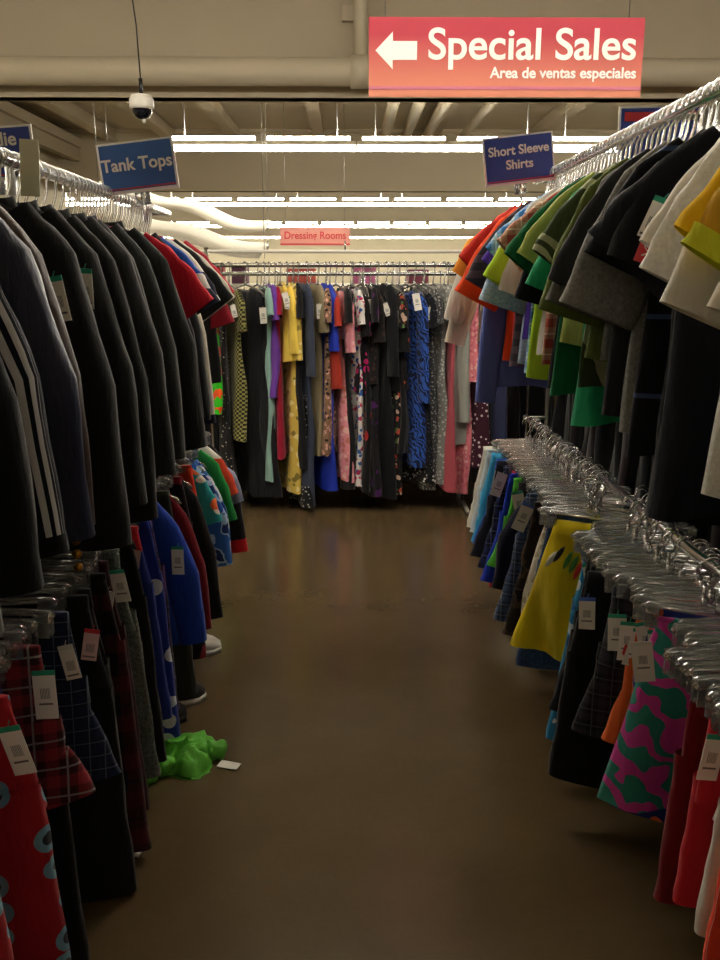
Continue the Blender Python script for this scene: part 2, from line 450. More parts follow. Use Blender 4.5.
# ------------------------------------------------------------------ hangers: meshes built once, copied
def hook_mesh(r=.0019, d=0):
    m = MB(); pts = []
    for i in range(13):
        a = R(200 - i*21.0); pts.append((math.cos(a)*.0235, 0, -.0035 + math.sin(a)*.0235 ))
    pts += [(.010, 0, -.040-d*.6), (0, 0, -.055-d), (0, 0, -.098-d)]
    m.tube(pts, r, 7); return m
def top_hanger():
    m = MB()
    m.tube([(-.205, 0, -.168), (-.19, 0, -.150), (-.11, 0, -.118), (-.03, 0, -.098), (0, 0, -.092), (.03, 0, -.098), (.11, 0, -.118), (.19, 0, -.150), (.205, 0, -.168)],
           [(.004, .003)] + [(.0065, .0042)]*7 + [(.004, .003)], 8)
    m.tube([(-.2, 0, -.166), (-.1, 0, -.160), (.1, 0, -.160), (.2, 0, -.166)], (.004, .003), 8)
    m.tube([(0, 0, -.070), (0, 0, -.096)], (.007, .006), 8)
    m.v = [(x, y, z - .033) for x, y, z in m.v]
    return m
def clip_hanger():
    m = MB()
    m.tube([(-.165, 0, -.106), (-.15, 0, -.096), (-.06, 0, -.094), (0, 0, -.088), (.06, 0, -.094), (.15, 0, -.096), (.165, 0, -.106)], (.0085, .0042), 8)
    m.tube([(-.15, 0, -.100), (.15, 0, -.100)], (.004, .006), 8)
    m.tube([(0, 0, -.068), (0, 0, -.094)], (.008, .0065), 8)
    return m
def clip_part():
    m = MB()
    for s in (-1, 1):
        m.box((0, s*.013, -.120), (.032, .0045, .056), None)
        m.box((0, s*.0085, -.145), (.028, .004, .012), None)
        m.box((0, s*.016, -.100), (.022, .004, .014), None)
    m.tube([(-.014, 0, -.108), (.014, 0, -.108)], .0105, 10)
    return m
_hp = {}
def hanger_proto(kind):
    if kind not in _hp:
        root = (top_hanger() if kind == 'top' else clip_hanger()).build('clothes_hanger' if kind == 'top' else 'clip_hanger', clear)
        hk = hook_mesh(.0040 if kind == 'top' else .0022, .033 if kind == 'top' else 0).build('hook', clear if kind == 'top' else chrome, root)
        if kind == 'clip':
            for s in (-1, 1):
                c = clip_part().build('clip', clear, root, (s*.142, 0, 0), smooth=False, bevel=.0015)
        _hp[kind] = [root, False]
    return _hp[kind]
def hanger(kind, loc, yaw, label, group):
    P = hanger_proto(kind)
    if not P[1]: P[1] = True; r = P[0]
    else:
        r = P[0].copy(); C.objects.link(r)
        for ch in P[0].children:
            c = ch.copy(); C.objects.link(c); c.parent = r
    r.location = loc; r.rotation_euler = (0, 0, yaw)
    tag(r, label, 'hanger', group)
    return r

# ------------------------------------------------------------------ setting
fm = boxobj('floor', (0, 18, -.05), (36, 52, .1), floor_mat(), kind='structure')
boxobj('ceiling', (0, 18, 4.25), (36, 52, .1), paint, kind='structure')
boxobj('wall_back', (0, 43.9, 2.1), (36, .2, 4.4), wall_paint, kind='structure')
boxobj('wall_right', (16, 18, 2.1), (.2, 52, 4.4), wall_paint, kind='structure')
boxobj('wall_front', (0, -7.5, 2.1), (36, .2, 4.4), wall_paint, kind='structure')
boxobj('wall_left', (-5.6, 5.2, 2.1), (.2, 25.4, 4.4), wall_paint, kind='structure')
boxobj('wall_far_left', (-16, 30, 2.1), (.2, 28, 4.4), wall_paint, kind='structure')
# ribbed soffit along the left wall
m = MB(); m.box((0, 0, 0), (.5, 25, .16)); m.box((.12, 0, -.2), (.14, 25, .22)); m.box((.02, 0, -.5), (.1, 25, .06)); m.box((.02, 0, -.75), (.1, 25, .06))
o = m.build('trim_1', beam_paint, None, (-5.25, 5.2, 3.95), smooth=False); o['kind'] = 'structure'

for i, (y, zb) in enumerate(((8.4, 3.07), (17.6, 3.10), (27.2, 3.10), (36.6, 3.10))):
    m = MB(); zt = 4.2; h = zt - zb
    m.box((0, 0, zb + h/2), (32, .16, h)); m.box((0, 0, zb + .03), (32, .22, .06)); m.box((0, 0, zt - .03), (32, .34, .06))
    o = m.build('ceiling_beam', beam_paint, None, (0, y, 0), smooth=False)
    tag(o, ['cream steel girder nearest, behind the red sales sign', 'cream steel girder just behind the first visible row of lamps', 'cream steel girder behind the second row of lamps', 'cream steel girder farthest, above the far wall'][i], 'ceiling beam', 'girders across the ceiling', 'structure')
# joists in the ceiling bays
for i, x in enumerate((-4.4, -3.3, -2.1, -.55, 1.5, 3.4, 5.3)):
    for b, (y0, y1) in enumerate(((8.6, 17.4), (17.8, 27.0))):
        m = MB(); m.box((0, (y0+y1)/2, 4.08), (.14, y1-y0, .2)); m.box((0, (y0+y1)/2, 3.98), (.2, y1-y0, .02))
        tag(m.build('ceiling_joist', beam_paint, None, (x, 0, 0), smooth=False), 'cream joist running away along the ceiling between girders', 'ceiling beam', 'ceiling joists', 'structure')
# big pipe on the first girder
m = MB(); m.tube([(-14, 0, 0), (14, 0, 0)], .115, 18)
pp = m.build('ceiling_pipe', duct_paint, None, (0, 8.1, 3.24)); tag(pp, 'fat cream pipe across the first girder with ring couplings', 'pipe')
for x in (-3.15, 3.4, .1):
    m = MB(); m.tube([(x-.09, 0, 0), (x+.09, 0, 0)], .135, 18); m.build('coupling', duct_paint, pp)
    m = MB(); m.tube([(x, 0, .1), (x, 0, .96)], .03 if x < 0 else .06, 10); m.build('pipe_hanger', duct_paint, pp)
for n_, (x, y, z, r_, lab) in enumerate(((.62, 13, 3.9, .085, 'leftmost of the four round ducts behind the red sign'), (.98, 13, 3.9, .085, 'second of the four round ducts behind the red sign'),
                      (1.34, 13, 3.9, .085, 'third of the four round ducts behind the red sign'), (2.0, 13, 3.92, .07, 'thinner round duct, set apart behind the red sign'))):
    m = MB(); m.tube([(0, -4.4, 0), (0, 4.4, 0)], r_, 14)
    tag(m.build('ceiling_duct', duct_paint, None, (x, y, z)), lab, 'duct', 'ducts in the ceiling bay')
m = MB(); m.tube([(-1.7, 0, 0), (7, 0, .0)], .022, 8)
tag(m.build('sprinkler_pipe', duct_paint, None, (0, 9.8, 3.50)), 'thin cream sprinkler pipe crossing the bay below the joists', 'pipe')
m = MB(); pts = [(-6 + i*.5, 0, .03*math.sin(i*1.3) + .02*math.sin(i*.5)) for i in range(27)]
m.tube(pts, .012, 6)
tag(m.build('ceiling_cable', black_plastic, None, (0, 8.18, 3.98)), 'thin dark cable sagging along the top of the first girder', 'cable')
boxobj('junction_box', (0, 8.28, 3.74), (.12, .06, .12), duct_paint); tag(bpy.data.objects['junction_box'], 'small cream junction box on the girder above the pipe', 'junction box')

# lamps
def lamp_row(y, z, xs, L, mat, mat_up, group, label):
    for x in xs:
        e = empty('strip_light', (x, y, z)); tag(e, label, 'ceiling light', group)
        m = MB(); m.box((0, 0, .09), (L-.02, .10, .045)); m.box((0, .06, .05), (L-.02, .012, .10)); m.build('housing', white_plastic, e, smooth=False)
        m = MB(); m.tube([(-L/2+.03, 0, .028), (L/2-.03, 0, .028)], .034, 10); m.build('tube', mat, e)
        m = MB()
        for q in (-1, 1): m.tube([(q*L/4 - L/4+.08, -.01, .150), (q*L/4 + L/4-.08, -.01, .150)], .022, 8)
        m.build('uplight_slot', mat_up, e)
        for q in (-.8, .8):
            m = MB(); m.tube([(q*L/2, .0, .1), (q*L/2, 0, 4.2-z)], .006, 6); m.build('drop_rod', steel, e)
rows = [(12.0, 3.11, [-1.13 + 2.44*i for i in range(4)], 'first lit row', 'in the first row beyond the red sign'),
        (21.5, 3.13, [-10 + 2.44*i for i in range(8)], 'second lit row', 'in the second row, behind the second girder'),
        (31.0, 3.13, [-12 + 2.44*i for i in range(9)], 'third lit row', 'in the third row, above the dressing rooms sign'),
        (40.0, 3.13, [-12 + 2.44*i for i in range(9)], 'fourth lit row', 'in the farthest row before the end wall')]
for y, z, xs, gname, lab in rows:
    lamp_row(y, z, xs, 2.44, LAMP, LAMP_UP, 'strip lights in the ' + gname, 'long white fluorescent strip light ' + lab)
for y, mt in ((4.0, LAMP_NEAR), (-3.6, LAMP_BACK)):
    lamp_row(y, 3.35, [-3.7, -1.25, 1.19, 3.63], 2.44, mt, mt, 'strip lights over the aisle', 'fluorescent strip light hung overhead across the near racks')

# ------------------------------------------------------------------ racks
RX_L, RX_R, RX = -.82, .84, .82
ZUL, ZLL, ZUR, ZLR = 1.82, .94, 1.96, .89
def double_rack(x, y0, y1, label, side, ZU, ZL):
    e = empty('clothes_rack', (x, 0, 0)); tag(e, label, 'clothes rack', 'two-tier racks along the aisle')
    for z in (ZU, ZL):
        m = MB(); m.tube([(0, y0, z), (0, y1, z)], .0155, 14); m.build('rail', chrome, e)
    for y in (y0+.02, (y0+y1)/2+.28, y1-.02):
        m = MB(); m.tube([(-.10*side, y, .04), (-.10*side, y, ZU+.02)], .016, 10)
        for z in (ZU, ZL): m.tube([(-.10*side, y, z), (0, y, z)], .009, 8)
        m.build('post', steel, e)
        m = MB(); m.tube([(-.32*side, y, .02), (-.02*side, y, .02)], .017, 8); m.build('foot', steel, e)
    return e
double_rack(RX_L, .35, 4.15, 'two-tier chrome rack on the left of the aisle, under dark coats', 1, ZUL, ZLL)
double_rack(RX_R, .25, 4.15, 'two-tier chrome rack on the right of the aisle, under bright shirts', -1, ZUR, ZLR)

B = '#0B0B0D'
def rail_of(items, x, z, side, rail, gname, hkind, extra=0, spread=.03):
    keys = [it[4] for it in items]
    for i, it in enumerate(items):
        y, kind, spec, short, key = it[:5]; o = dict(it[5]) if len(it) > 5 else {}
        yaw = R(o.get('yaw', rnd.uniform(-9, 9))) * 1.0
        lx = x + o.get('dx', 0)
        # hangers swing about the rail; every garment keeps its own slot
        ob, name, cat = garment(kind, spec, (lx, y, z), yaw, side, i * 1.37 + z * 5 + side, o)
        near = f"behind the {keys[i-1]}" if i else "first on its rail"
        tag(ob, f"{short}, {near}, {rail} rail", cat, o.get('group', gname))
        hk = 'top' if kind in ('coat', 'jacket', 'track', 'longsleeve', 'jersey', 'tee', 'polo', 'shirt', 'dress', 'gown', 'blouse') else 'clip'
        hanger(hk, (lx, y, z), yaw, f"clear plastic hanger carrying the {key}, {rail} rail", 'hangers on the ' + rail + ' rail')
        if extra and i < len(items)-1:
            y2 = items[i+1][0]
            for q in range(extra):
                yy = lerp(y, y2, (q+1)/(extra+1)) + .004
                k2 = hkind
                hanger(k2, (lx + (rnd.uniform(-.02, .02) if k2 == 'clip' else 0), yy, z), yaw + R(rnd.uniform(-6, 6)), f"empty clear hanger between the {key} and the {keys[i+1]}, {rail} rail", 'hangers on the ' + rail + ' rail')

W = '#D9D6CC'
UL = [
 (1.12, 'jacket', ('solid', '#3C3F36'), 'grey olive jacket at the edge', 'grey olive jacket', {'k': 1.1, 'len': .58}),
 (1.28, 'jacket', ('solid', '#0E0F14'), 'plain black jacket', 'plain black jacket', {'k': 1.1, 'len': .60}),
 (1.36, 'track', ('solid', '#0D1122'), 'navy jacket with three white sleeve stripes', 'three-stripe jacket', {'k': 1.1, 'len': .63, 'sleeve': ('sidestripe', '#0D1122', '#C9C9CC', .019, .985, .915, .845), 'sl': .52, 'cuff': ('solid', B), 'tag': None}),
 (1.52, 'coat', ('satin', '#0F1630'), 'shiny navy satin jacket', 'navy satin jacket', {'k': 1.1, 'len': .68, 'sl': .56, 'tag': None}),
 (1.69, 'jacket', ('satin', '#33231A'), 'dark brown leather jacket', 'brown leather jacket', {'k': 1.08, 'tag': None, 'len': .5}),
 (1.81, 'coat', ('solid', '#101013'), 'black wool coat with gold buttons', 'gold-button coat', {'k': 1.12, 'ntag': 2, 'tag': 'g', 'tz': -.2, 'ts': 1.25, 'tx': .16, 'sl': .64, 'buttons': 1}),
 (1.95, 'coat', ('solid', '#131315'), 'black coat with white tag at shoulder', 'white-tagged black coat', {'k': 1.1, 'tag': 'g', 'tx': .2, 'tz': -.2, 'ts': 1.2}),
 (2.08, 'coat', ('solid', '#0F0F11'), 'straight black coat', 'straight black coat', {'k': 1.14, 'sl': .66}),
 (2.21, 'coat', ('heather', '#17181A', '#1F2023'), 'charcoal flecked coat', 'charcoal flecked coat', {'k': 1.1, 'tag': None, 'len': .74}),
 (2.34, 'coat', ('solid', '#141619'), 'black blazer with square white tag', 'tagged black blazer', {'k': 1.08, 'tag': 'w', 'tx': .13, 'tz': -.18, 'ts': 1.4}),
 (2.47, 'coat', ('heather', '#1D2022', '#262A2B'), 'dark grey long coat', 'dark grey coat', {'k': 1.1, 'len': .76, 'tag': None}),
 (2.61, 'coat', ('solid', '#15181A'), 'long green-black coat, widest hem', 'green-black coat', {'k': 1.16, 'len': .77, 'out': .06, 'tag': None}),
 (2.74, 'jacket', ('solid', '#10162C'), 'dark navy fleece jacket', 'navy fleece', {'k': 1.0}),
 (2.84, 'longsleeve', ('plaid', '#141830', '#1E2748', '#8C2B3A', 26), 'navy checked flannel top', 'navy checked flannel', {'tag': None, 'k': .98}),
 (2.93, 'jersey', ('block', '#B3122A', '#D8D4CC', '#B3122A', -.42, -.46), 'red sports jersey with white band', 'red jersey', {'so': .10, 'tag': None, 'len': .66}),
 (3.02, 'longsleeve', ('solid', '#1A1420'), 'dark plum long-sleeve top', 'plum top', {'tag': None, 'len': .64}),
 (3.12, 'jacket', ('solid', '#0D0F16'), 'black padded jacket, long sleeves', 'black padded jacket', {'k': 1.0, 'len': .74, 'sl': .6, 'tag': None}),
 (3.22, 'jersey', ('block', '#1F4FA8', '#1F4FA8', '#2D7FE0', -.2, -.5), 'royal blue jersey, lighter below', 'blue jersey', {'so': .09, 'sleeve': ('block', '#1F4FA8', '#D8D8D4', '#101830', -.26, -.31), 'tag': None}),
 (3.33, 'jersey', ('block', '#DDDAD0', '#101830', '#DDDAD0', -.26, -.34), 'white jersey with navy chest band', 'navy-banded white jersey', {'so': .08, 'len': .66}),
 (3.43, 'longsleeve', ('solid', '#D8D3C6'), 'cream sweatshirt with navy cuffs', 'cream sweatshirt', {'cuff': ('solid', '#101830'), 'tag': None, 'len': .66, 'sl': .6}),
 (3.54, 'tee', ('solid', '#0E0E12'), 'black tee above the white garments', 'black tee', {'tag': 'w'}),
 (3.64, 'tee', ('solid', '#CFC8BC'), 'greyish off-white tee', 'off-white tee', {'len': .6}),
 (3.74, 'longsleeve', ('satin', '#0E0F14'), 'black glossy long-sleeve top', 'glossy black top', {'sl': .5, 'tag': 'w', 'ts': 1.3}),
 (3.84, 'jersey', ('solid', '#9E1B30'), 'crimson fleece top with white tag', 'crimson fleece', {'so': .07, 'droop': .12, 'len': .56, 'tag': 'w', 'tx': .22, 'ts': 1.3}),
 (3.94, 'tee', ('solid', '#DBD7CE'), 'white tee at the far end', 'far white tee', {'tag': None, 'len': .5, 'k': .9}),
 (4.03, 'tee', ('solid', '#B02030'), 'small red tee at the far end', 'small red tee', {'tag': None, 'len': .42, 'k': .85}),
]
LL = [
 (1.02, 'pants', ('solid', '#16161C'), 'black fleece pants', 'black fleece pants', {'k': 1.3, 'len': 0.78}),
 (1.26, 'pants', ('dots', '#A31A24', '#7FA6B8', '#D9CFC4', 15, .36, .8), 'red pyjama pants with pale round motifs', 'red pyjamas', {'k': 1.55, 'len': 0.82, 'th': 1.3, 'tag': 'g', 'ts': 1.3}),
 (1.44, 'pants', ('dots', '#9C1822', '#6E9DB4', '#2B2B36', 14, .38, .8), 'second red pyjama pants, blue bird motifs', 'blue-motif pyjamas', {'k': 1.55, 'len': 0.84, 'th': 1.3, 'tag': 'g', 'ts': 1.4}),
 (1.55, 'pants', ('solid', '#1B2C6A'), 'royal blue fleece pants', 'blue fleece pants', {'k': 1.12, 'len': 0.80, 'tag': None}),
 (1.65, 'shorts', ('plaid', '#3A1418', '#8C2630', '#8E8A88', 16), 'red, grey and white plaid sleepwear', 'red-white plaid', {'k': 1.4, 'len': .36, 'tag': 'g', 'ts': 1.5}),
 (1.74, 'pants', ('solid', '#0C0C0F'), 'black knit trousers with thin legs', 'black knit trousers', {'k': 1.15, 'len': 0.80, 'tag': None}),
 (1.84, 'shorts', ('plaid', '#151C33', '#1D2747', '#5E6A80', 30), 'navy tartan flannel with pale lines', 'navy tartan flannel', {'k': 1.4, 'len': .42, 'tag': 'w'}),
 (1.94, 'pants', ('solid', '#0E0E11'), 'long black trousers with blue hem', 'blue-hem trousers', {'k': 1.5, 'len': 0.80, 'tag': 'p'}),
 (2.03, 'pants', ('solid', '#121015'), 'plain black sweatpants', 'black sweatpants', {'k': 1.45, 'len': 0.76, 'tag': None}),
 (2.12, 'pants', ('plaid', '#0F0C0E', '#4A1218', '#1A1416', 9), 'black and dark red buffalo plaid pants', 'buffalo plaid pants', {'k': 1.5, 'len': 0.78, 'tag': None}),
 (2.23, 'pants', ('solid', '#34101A'), 'maroon sweatpants', 'maroon sweatpants', {'k': 1.35, 'len': 0.72, 'tag': 'w', 'ts': 1.3}),
 (2.33, 'pants', ('heather', '#3B403C', '#6C726C'), 'grey-green heather pants, white tag', 'heather pants', {'k': 1.38, 'len': 0.68, 'tag': 'g', 'ts': 1.4}),
 (2.44, 'pants', ('solid', '#101012'), 'black yoga pants', 'black yoga pants', {'k': 1.4, 'len': 0.70, 'tag': None}),
 (2.54, 'pants', ('block', '#B2202C', '#1D2F80', -.2), 'red-topped blue pyjama pants', 'red-topped pyjamas', {'k': 1.36, 'len': 0.62, 'tag': 'p', 'ts': 1.3}),
 (2.64, 'pants', ('dots', '#1B2F8A', '#C9CCD4', 12, .36, .9), 'blue pyjama pants with white patches', 'white-patch pyjamas', {'k': 1.42, 'len': 0.74, 'tag': None}),
 (2.75, 'pants', ('plaid', '#1C1424', '#3C2258', '#5C2A6A', 12), 'dark purple plaid pants', 'purple plaid pants', {'k': 1.4, 'len': 0.68, 'tag': None}),
 (2.86, 'jacket', ('solid', '#1B3FA6'), 'royal blue hooded fleece, long sleeves', 'royal blue hoodie', {'k': .98, 'len': .56, 'sl': .46, 'out': .05, 'tag': 'g', 'ts': 1.4, 'collar': ('solid', '#1B3FA6')}),
 (2.99, 'pants', ('solid', '#2B2C22'), 'dark olive cargo trousers', 'olive cargo trousers', {'k': 1.4, 'len': 0.76, 'tag': None}),
 (3.10, 'longsleeve', ('solid', '#7A1020'), 'dark red velour top', 'red velour top', {'k': .95, 'len': .6, 'sl': .5, 'tag': None}),
 (3.21, 'pants', ('floral', '#160D10', '#7A1A26', '#2A2022', 16), 'black pants with red rose print', 'rose print pants', {'k': 1.4, 'len': 0.72, 'tag': None}),
 (3.32, 'longsleeve', ('solid', '#131215'), 'black ribbed top', 'black ribbed top', {'k': .94, 'len': .58, 'tag': None}),
 (3.42, 'pants', ('solid', '#D23A1E'), 'orange-red slim pants', 'orange-red pants', {'k': 1.42, 'len': 0.60, 'tag': None}),
 (3.52, 'tee', ('floral', '#2FA7B0', '#E06A32', '#E6E2D4', '#1D4F8C', 14), 'teal and orange print tee', 'teal print tee', {'len': .52, 'so': .04, 'k': .9}),
 (3.62, 'longsleeve', ('camo', '#2B62B8', '#A9C8E4', '#163070', 16), 'blue and pale blue tie-dye top', 'tie-dye top', {'len': .46, 'sl': .42, 'tag': None}),
 (3.72, 'longsleeve', ('camo', '#173C8C', '#3E7CC4', '#D8DEE6', 18), 'deep blue patterned top', 'deep blue top', {'len': .44, 'sl': .40, 'tag': 'w'}),
 (3.82, 'tee', ('solid', '#1E8A3E'), 'kelly green tee on the lower tier', 'green tee', {'len': .44, 'tag': None, 'so': .05, 'k': .9, 'droop': .12}),
 (3.91, 'tee', ('block', '#D9D4CA', '#D9482A', -.2), 'white and orange-red tee', 'white-orange tee', {'len': .4, 'tag': None, 'so': .05, 'k': .88}),
 (3.99, 'longsleeve', ('satin', '#7F88A6'), 'pale grey-blue satin top', 'grey-blue satin top', {'len': .36, 'sl': .22, 'tag': None, 'out': .08}),
 (4.05, 'longsleeve', ('solid', '#141216'), 'black top with bright red cuffs', 'red-cuffed top', {'len': .5, 'sl': .44, 'out': .05, 'cuff': ('solid', '#C4141E'), 'cuffh': .05, 'tag': None}),
]
UR = [
 (.78, 'tee', ('solid', '#C8281E'), 'bright red tee', 'bright red tee', {'so': 0.080}),
 (.88, 'polo', ('solid', '#D8D4D0'), 'pinkish white polo', 'pinkish white polo', {'so': 0.088, 'tag': 'g'}),
 (.97, 'tee', ('solid', '#E0641C'), 'burnt orange tee', 'burnt orange tee', {'so': 0.096, 'ntag': 2, 'tag': 'g', 'tx': .14, 'ts': 1.3}),
 (1.05, 'tee', ('solid', '#F09A1A'), 'amber orange tee with wide sleeve', 'amber tee', {'so': 0.104, 'tag': None, 'droop': .07}),
 (1.13, 'polo', ('solid', '#D6D1C4'), 'long cream polo, lowest of the whites', 'long cream polo', {'so': 0.096, 'droop': .12, 'len': 0.74, 'tag': 'g', 'ts': 1.3}),
 (1.20, 'tee', ('solid', '#C99A22'), 'mustard tee with lime edge', 'mustard tee', {'so': 0.088, 'tag': 'g', 'cuff': ('solid', '#C8D030'), 'ts': 1.3}),
 (1.27, 'tee', ('solid', '#F2C21A'), 'golden yellow tee, long body', 'golden yellow tee', {'so': 0.104, 'len': 0.64, 'tag': 'g', 'ts': 1.3}),
 (1.34, 'tee', ('solid', '#D9D6CC'), 'white tee with open sleeve', 'open-sleeve white tee', {'so': 0.096, 'droop': .12, 'len': 0.67}),
 (1.40, 'tee', ('heather', '#CBC9C2', '#E0DED6'), 'pale heather tee', 'pale heather tee', {'so': 0.088, 'droop': .08, 'len': 0.69, 'tag': 'g'}),
 (1.46, 'tee', ('solid', '#E2DFD6'), 'bright white tee beside black polo', 'bright white tee', {'so': 0.096, 'tag': 'g', 'ts': 1.4, 'tx': .06}),
 (1.63, 'polo', ('solid', '#0D0F18'), 'large black polo with red label', 'large black polo', {'yaw': -22, 'so': 0.112, 'k': 1.08, 'len': 0.79, 'droop': .02, 'tag': 'g', 'ts': 1.1, 'tx': .04, 'redlabel': 1}),
 (1.73, 'tee', ('solid', '#0A0B10'), 'long plain black tee', 'long black tee', {'so': 0.064, 'len': 0.81, 'k': 1.02, 'tag': None}),
 (1.86, 'tee', ('stripe', '#0C0E16', '#3A4C70', 6, .06), 'black tee with thin blue lines', 'blue-lined tee', {'so': 0.064, 'len': 0.71, 'tag': None}),
 (1.95, 'tee', ('heather', '#6C6C68', '#8A8A86'), 'mid grey tee with drooping sleeve', 'mid grey tee', {'so': 0.096, 'droop': .14, 'tag': None}),
 (2.04, 'tee', ('solid', '#26272A'), 'charcoal tee with chest badge', 'charcoal tee', {'so': 0.096, 'droop': .10}),
 (2.12, 'tee', ('heather', '#4A4A44', '#62625A'), 'dark heather grey tee', 'dark heather tee', {'so': 0.088, 'droop': .14, 'tag': None, 'len': 0.52}),
 (2.21, 'polo', ('solid', '#56632A'), 'olive green polo', 'olive polo', {'so': 0.080, 'droop': .16, 'tag': None, 'len': 0.53}),
 (2.30, 'shirt', ('leafy', '#A8AE8C', '#3C4A2C', 4), 'sage shirt with dark leaf print', 'leaf print shirt', {'so': 0.096, 'len': 0.62}),
 (2.39, 'polo', ('solid', '#159060'), 'emerald green polo', 'emerald polo', {'so': 0.088, 'droop': .1, 'len': 0.72, 'tag': None}),
 (2.48, 'tee', ('solid', '#9AA656'), 'moss green tee', 'moss tee', {'so': 0.096, 'droop': .04, 'tag': None, 'len': 0.52}),
 (2.57, 'polo', ('solid', '#11663C'), 'dark green polo, wide sleeve', 'dark green polo', {'so': 0.112, 'k': 1.06, 'len': 0.67, 'tag': None}),
 (2.66, 'tee', ('solid', '#12131C'), 'black tee under green sleeve', 'black tee', {'so': 0.064, 'droop': .14, 'len': 0.65, 'tag': None}),
 (2.76, 'shirt', ('plaid', '#C9A688', '#A64A3E', '#E6D8C0', 16), 'red and tan plaid button shirt', 'red plaid shirt', {'so': 0.120, 'k': 1.08, 'len': 0.60, 'droop': .0, 'tag': None}),
 (2.86, 'polo', ('solid', '#DAD7CE'), 'plain white polo by plaid shirt', 'plain white polo', {'so': 0.080, 'droop': .12, 'tag': None, 'len': 0.57}),
 (2.95, 'polo', ('block', '#D9D8D2', '#2F7FD0', '#D9D8D2', '#B6E03A', -.22, -.29, -.33), 'white, blue and lime banded polo', 'lime-band polo', {'so': 0.120, 'droop': .1, 'tag': None}),
 (3.04, 'shirt', ('plaid', '#9CC4E4', '#3F7CC0', '#E8E8E8', 18), 'sky blue checked shirt', 'sky checked shirt', {'so': 0.112, 'droop': .02, 'tag': None}),
 (3.13, 'jersey', ('solid', '#4A2A9A'), 'violet jersey, tall collar', 'violet jersey', {'so': 0.104, 'droop': .04, 'tag': None, 'k': 1.04, 'len': 0.53}),
 (3.22, 'tee', ('heather', '#7FA0C4', '#C2CEDA'), 'pale blue-grey tee', 'pale blue tee', {'so': 0.096, 'droop': .16, 'tag': None, 'len': 0.64}),
 (3.31, 'tee', ('stripe', '#4A3A44', '#2A242C', 18, .5), 'plum striped tee', 'plum striped tee', {'so': 0.128, 'droop': .10, 'tag': None, 'k': 1.04}),
 (3.40, 'tee', ('solid', '#B81C28'), 'deep red tee', 'deep red tee', {'so': 0.112, 'tag': None, 'len': 0.65, 'droop': .1}),
 (3.49, 'tee', ('solid', '#F0501C'), 'vivid orange-red tee', 'orange-red tee', {'so': 0.144, 'droop': .14, 'tag': None, 'k': 1.04}),
 (3.58, 'longsleeve', ('solid', '#6A78C4'), 'long periwinkle blue top', 'periwinkle top', {'tag': None, 'len': 0.77, 'sl': .72, 'k': 1.05}),
 (3.67, 'tee', ('solid', '#C8342A'), 'coral red tee', 'coral tee', {'so': 0.128, 'tag': None}),
 (3.76, 'blouse', ('solid', '#F0A03A'), 'light orange blouse', 'orange blouse', {'tag': None, 'sl': .22, 'k': 1.1, 'out': .12}),
 (3.86, 'blouse', ('solid', '#E6E0D4'), 'ivory blouse with wide sleeves', 'ivory blouse', {'tag': None, 'k': 1.16, 'sl': .4, 'out': .13, 'len': 0.57}),
 (3.97, 'blouse', ('satin', '#E4DECF'), 'cream satin blouse, end of rail', 'cream satin blouse', {'tag': None, 'k': 1.16, 'sl': .5, 'out': .12, 'len': 0.62}),
]
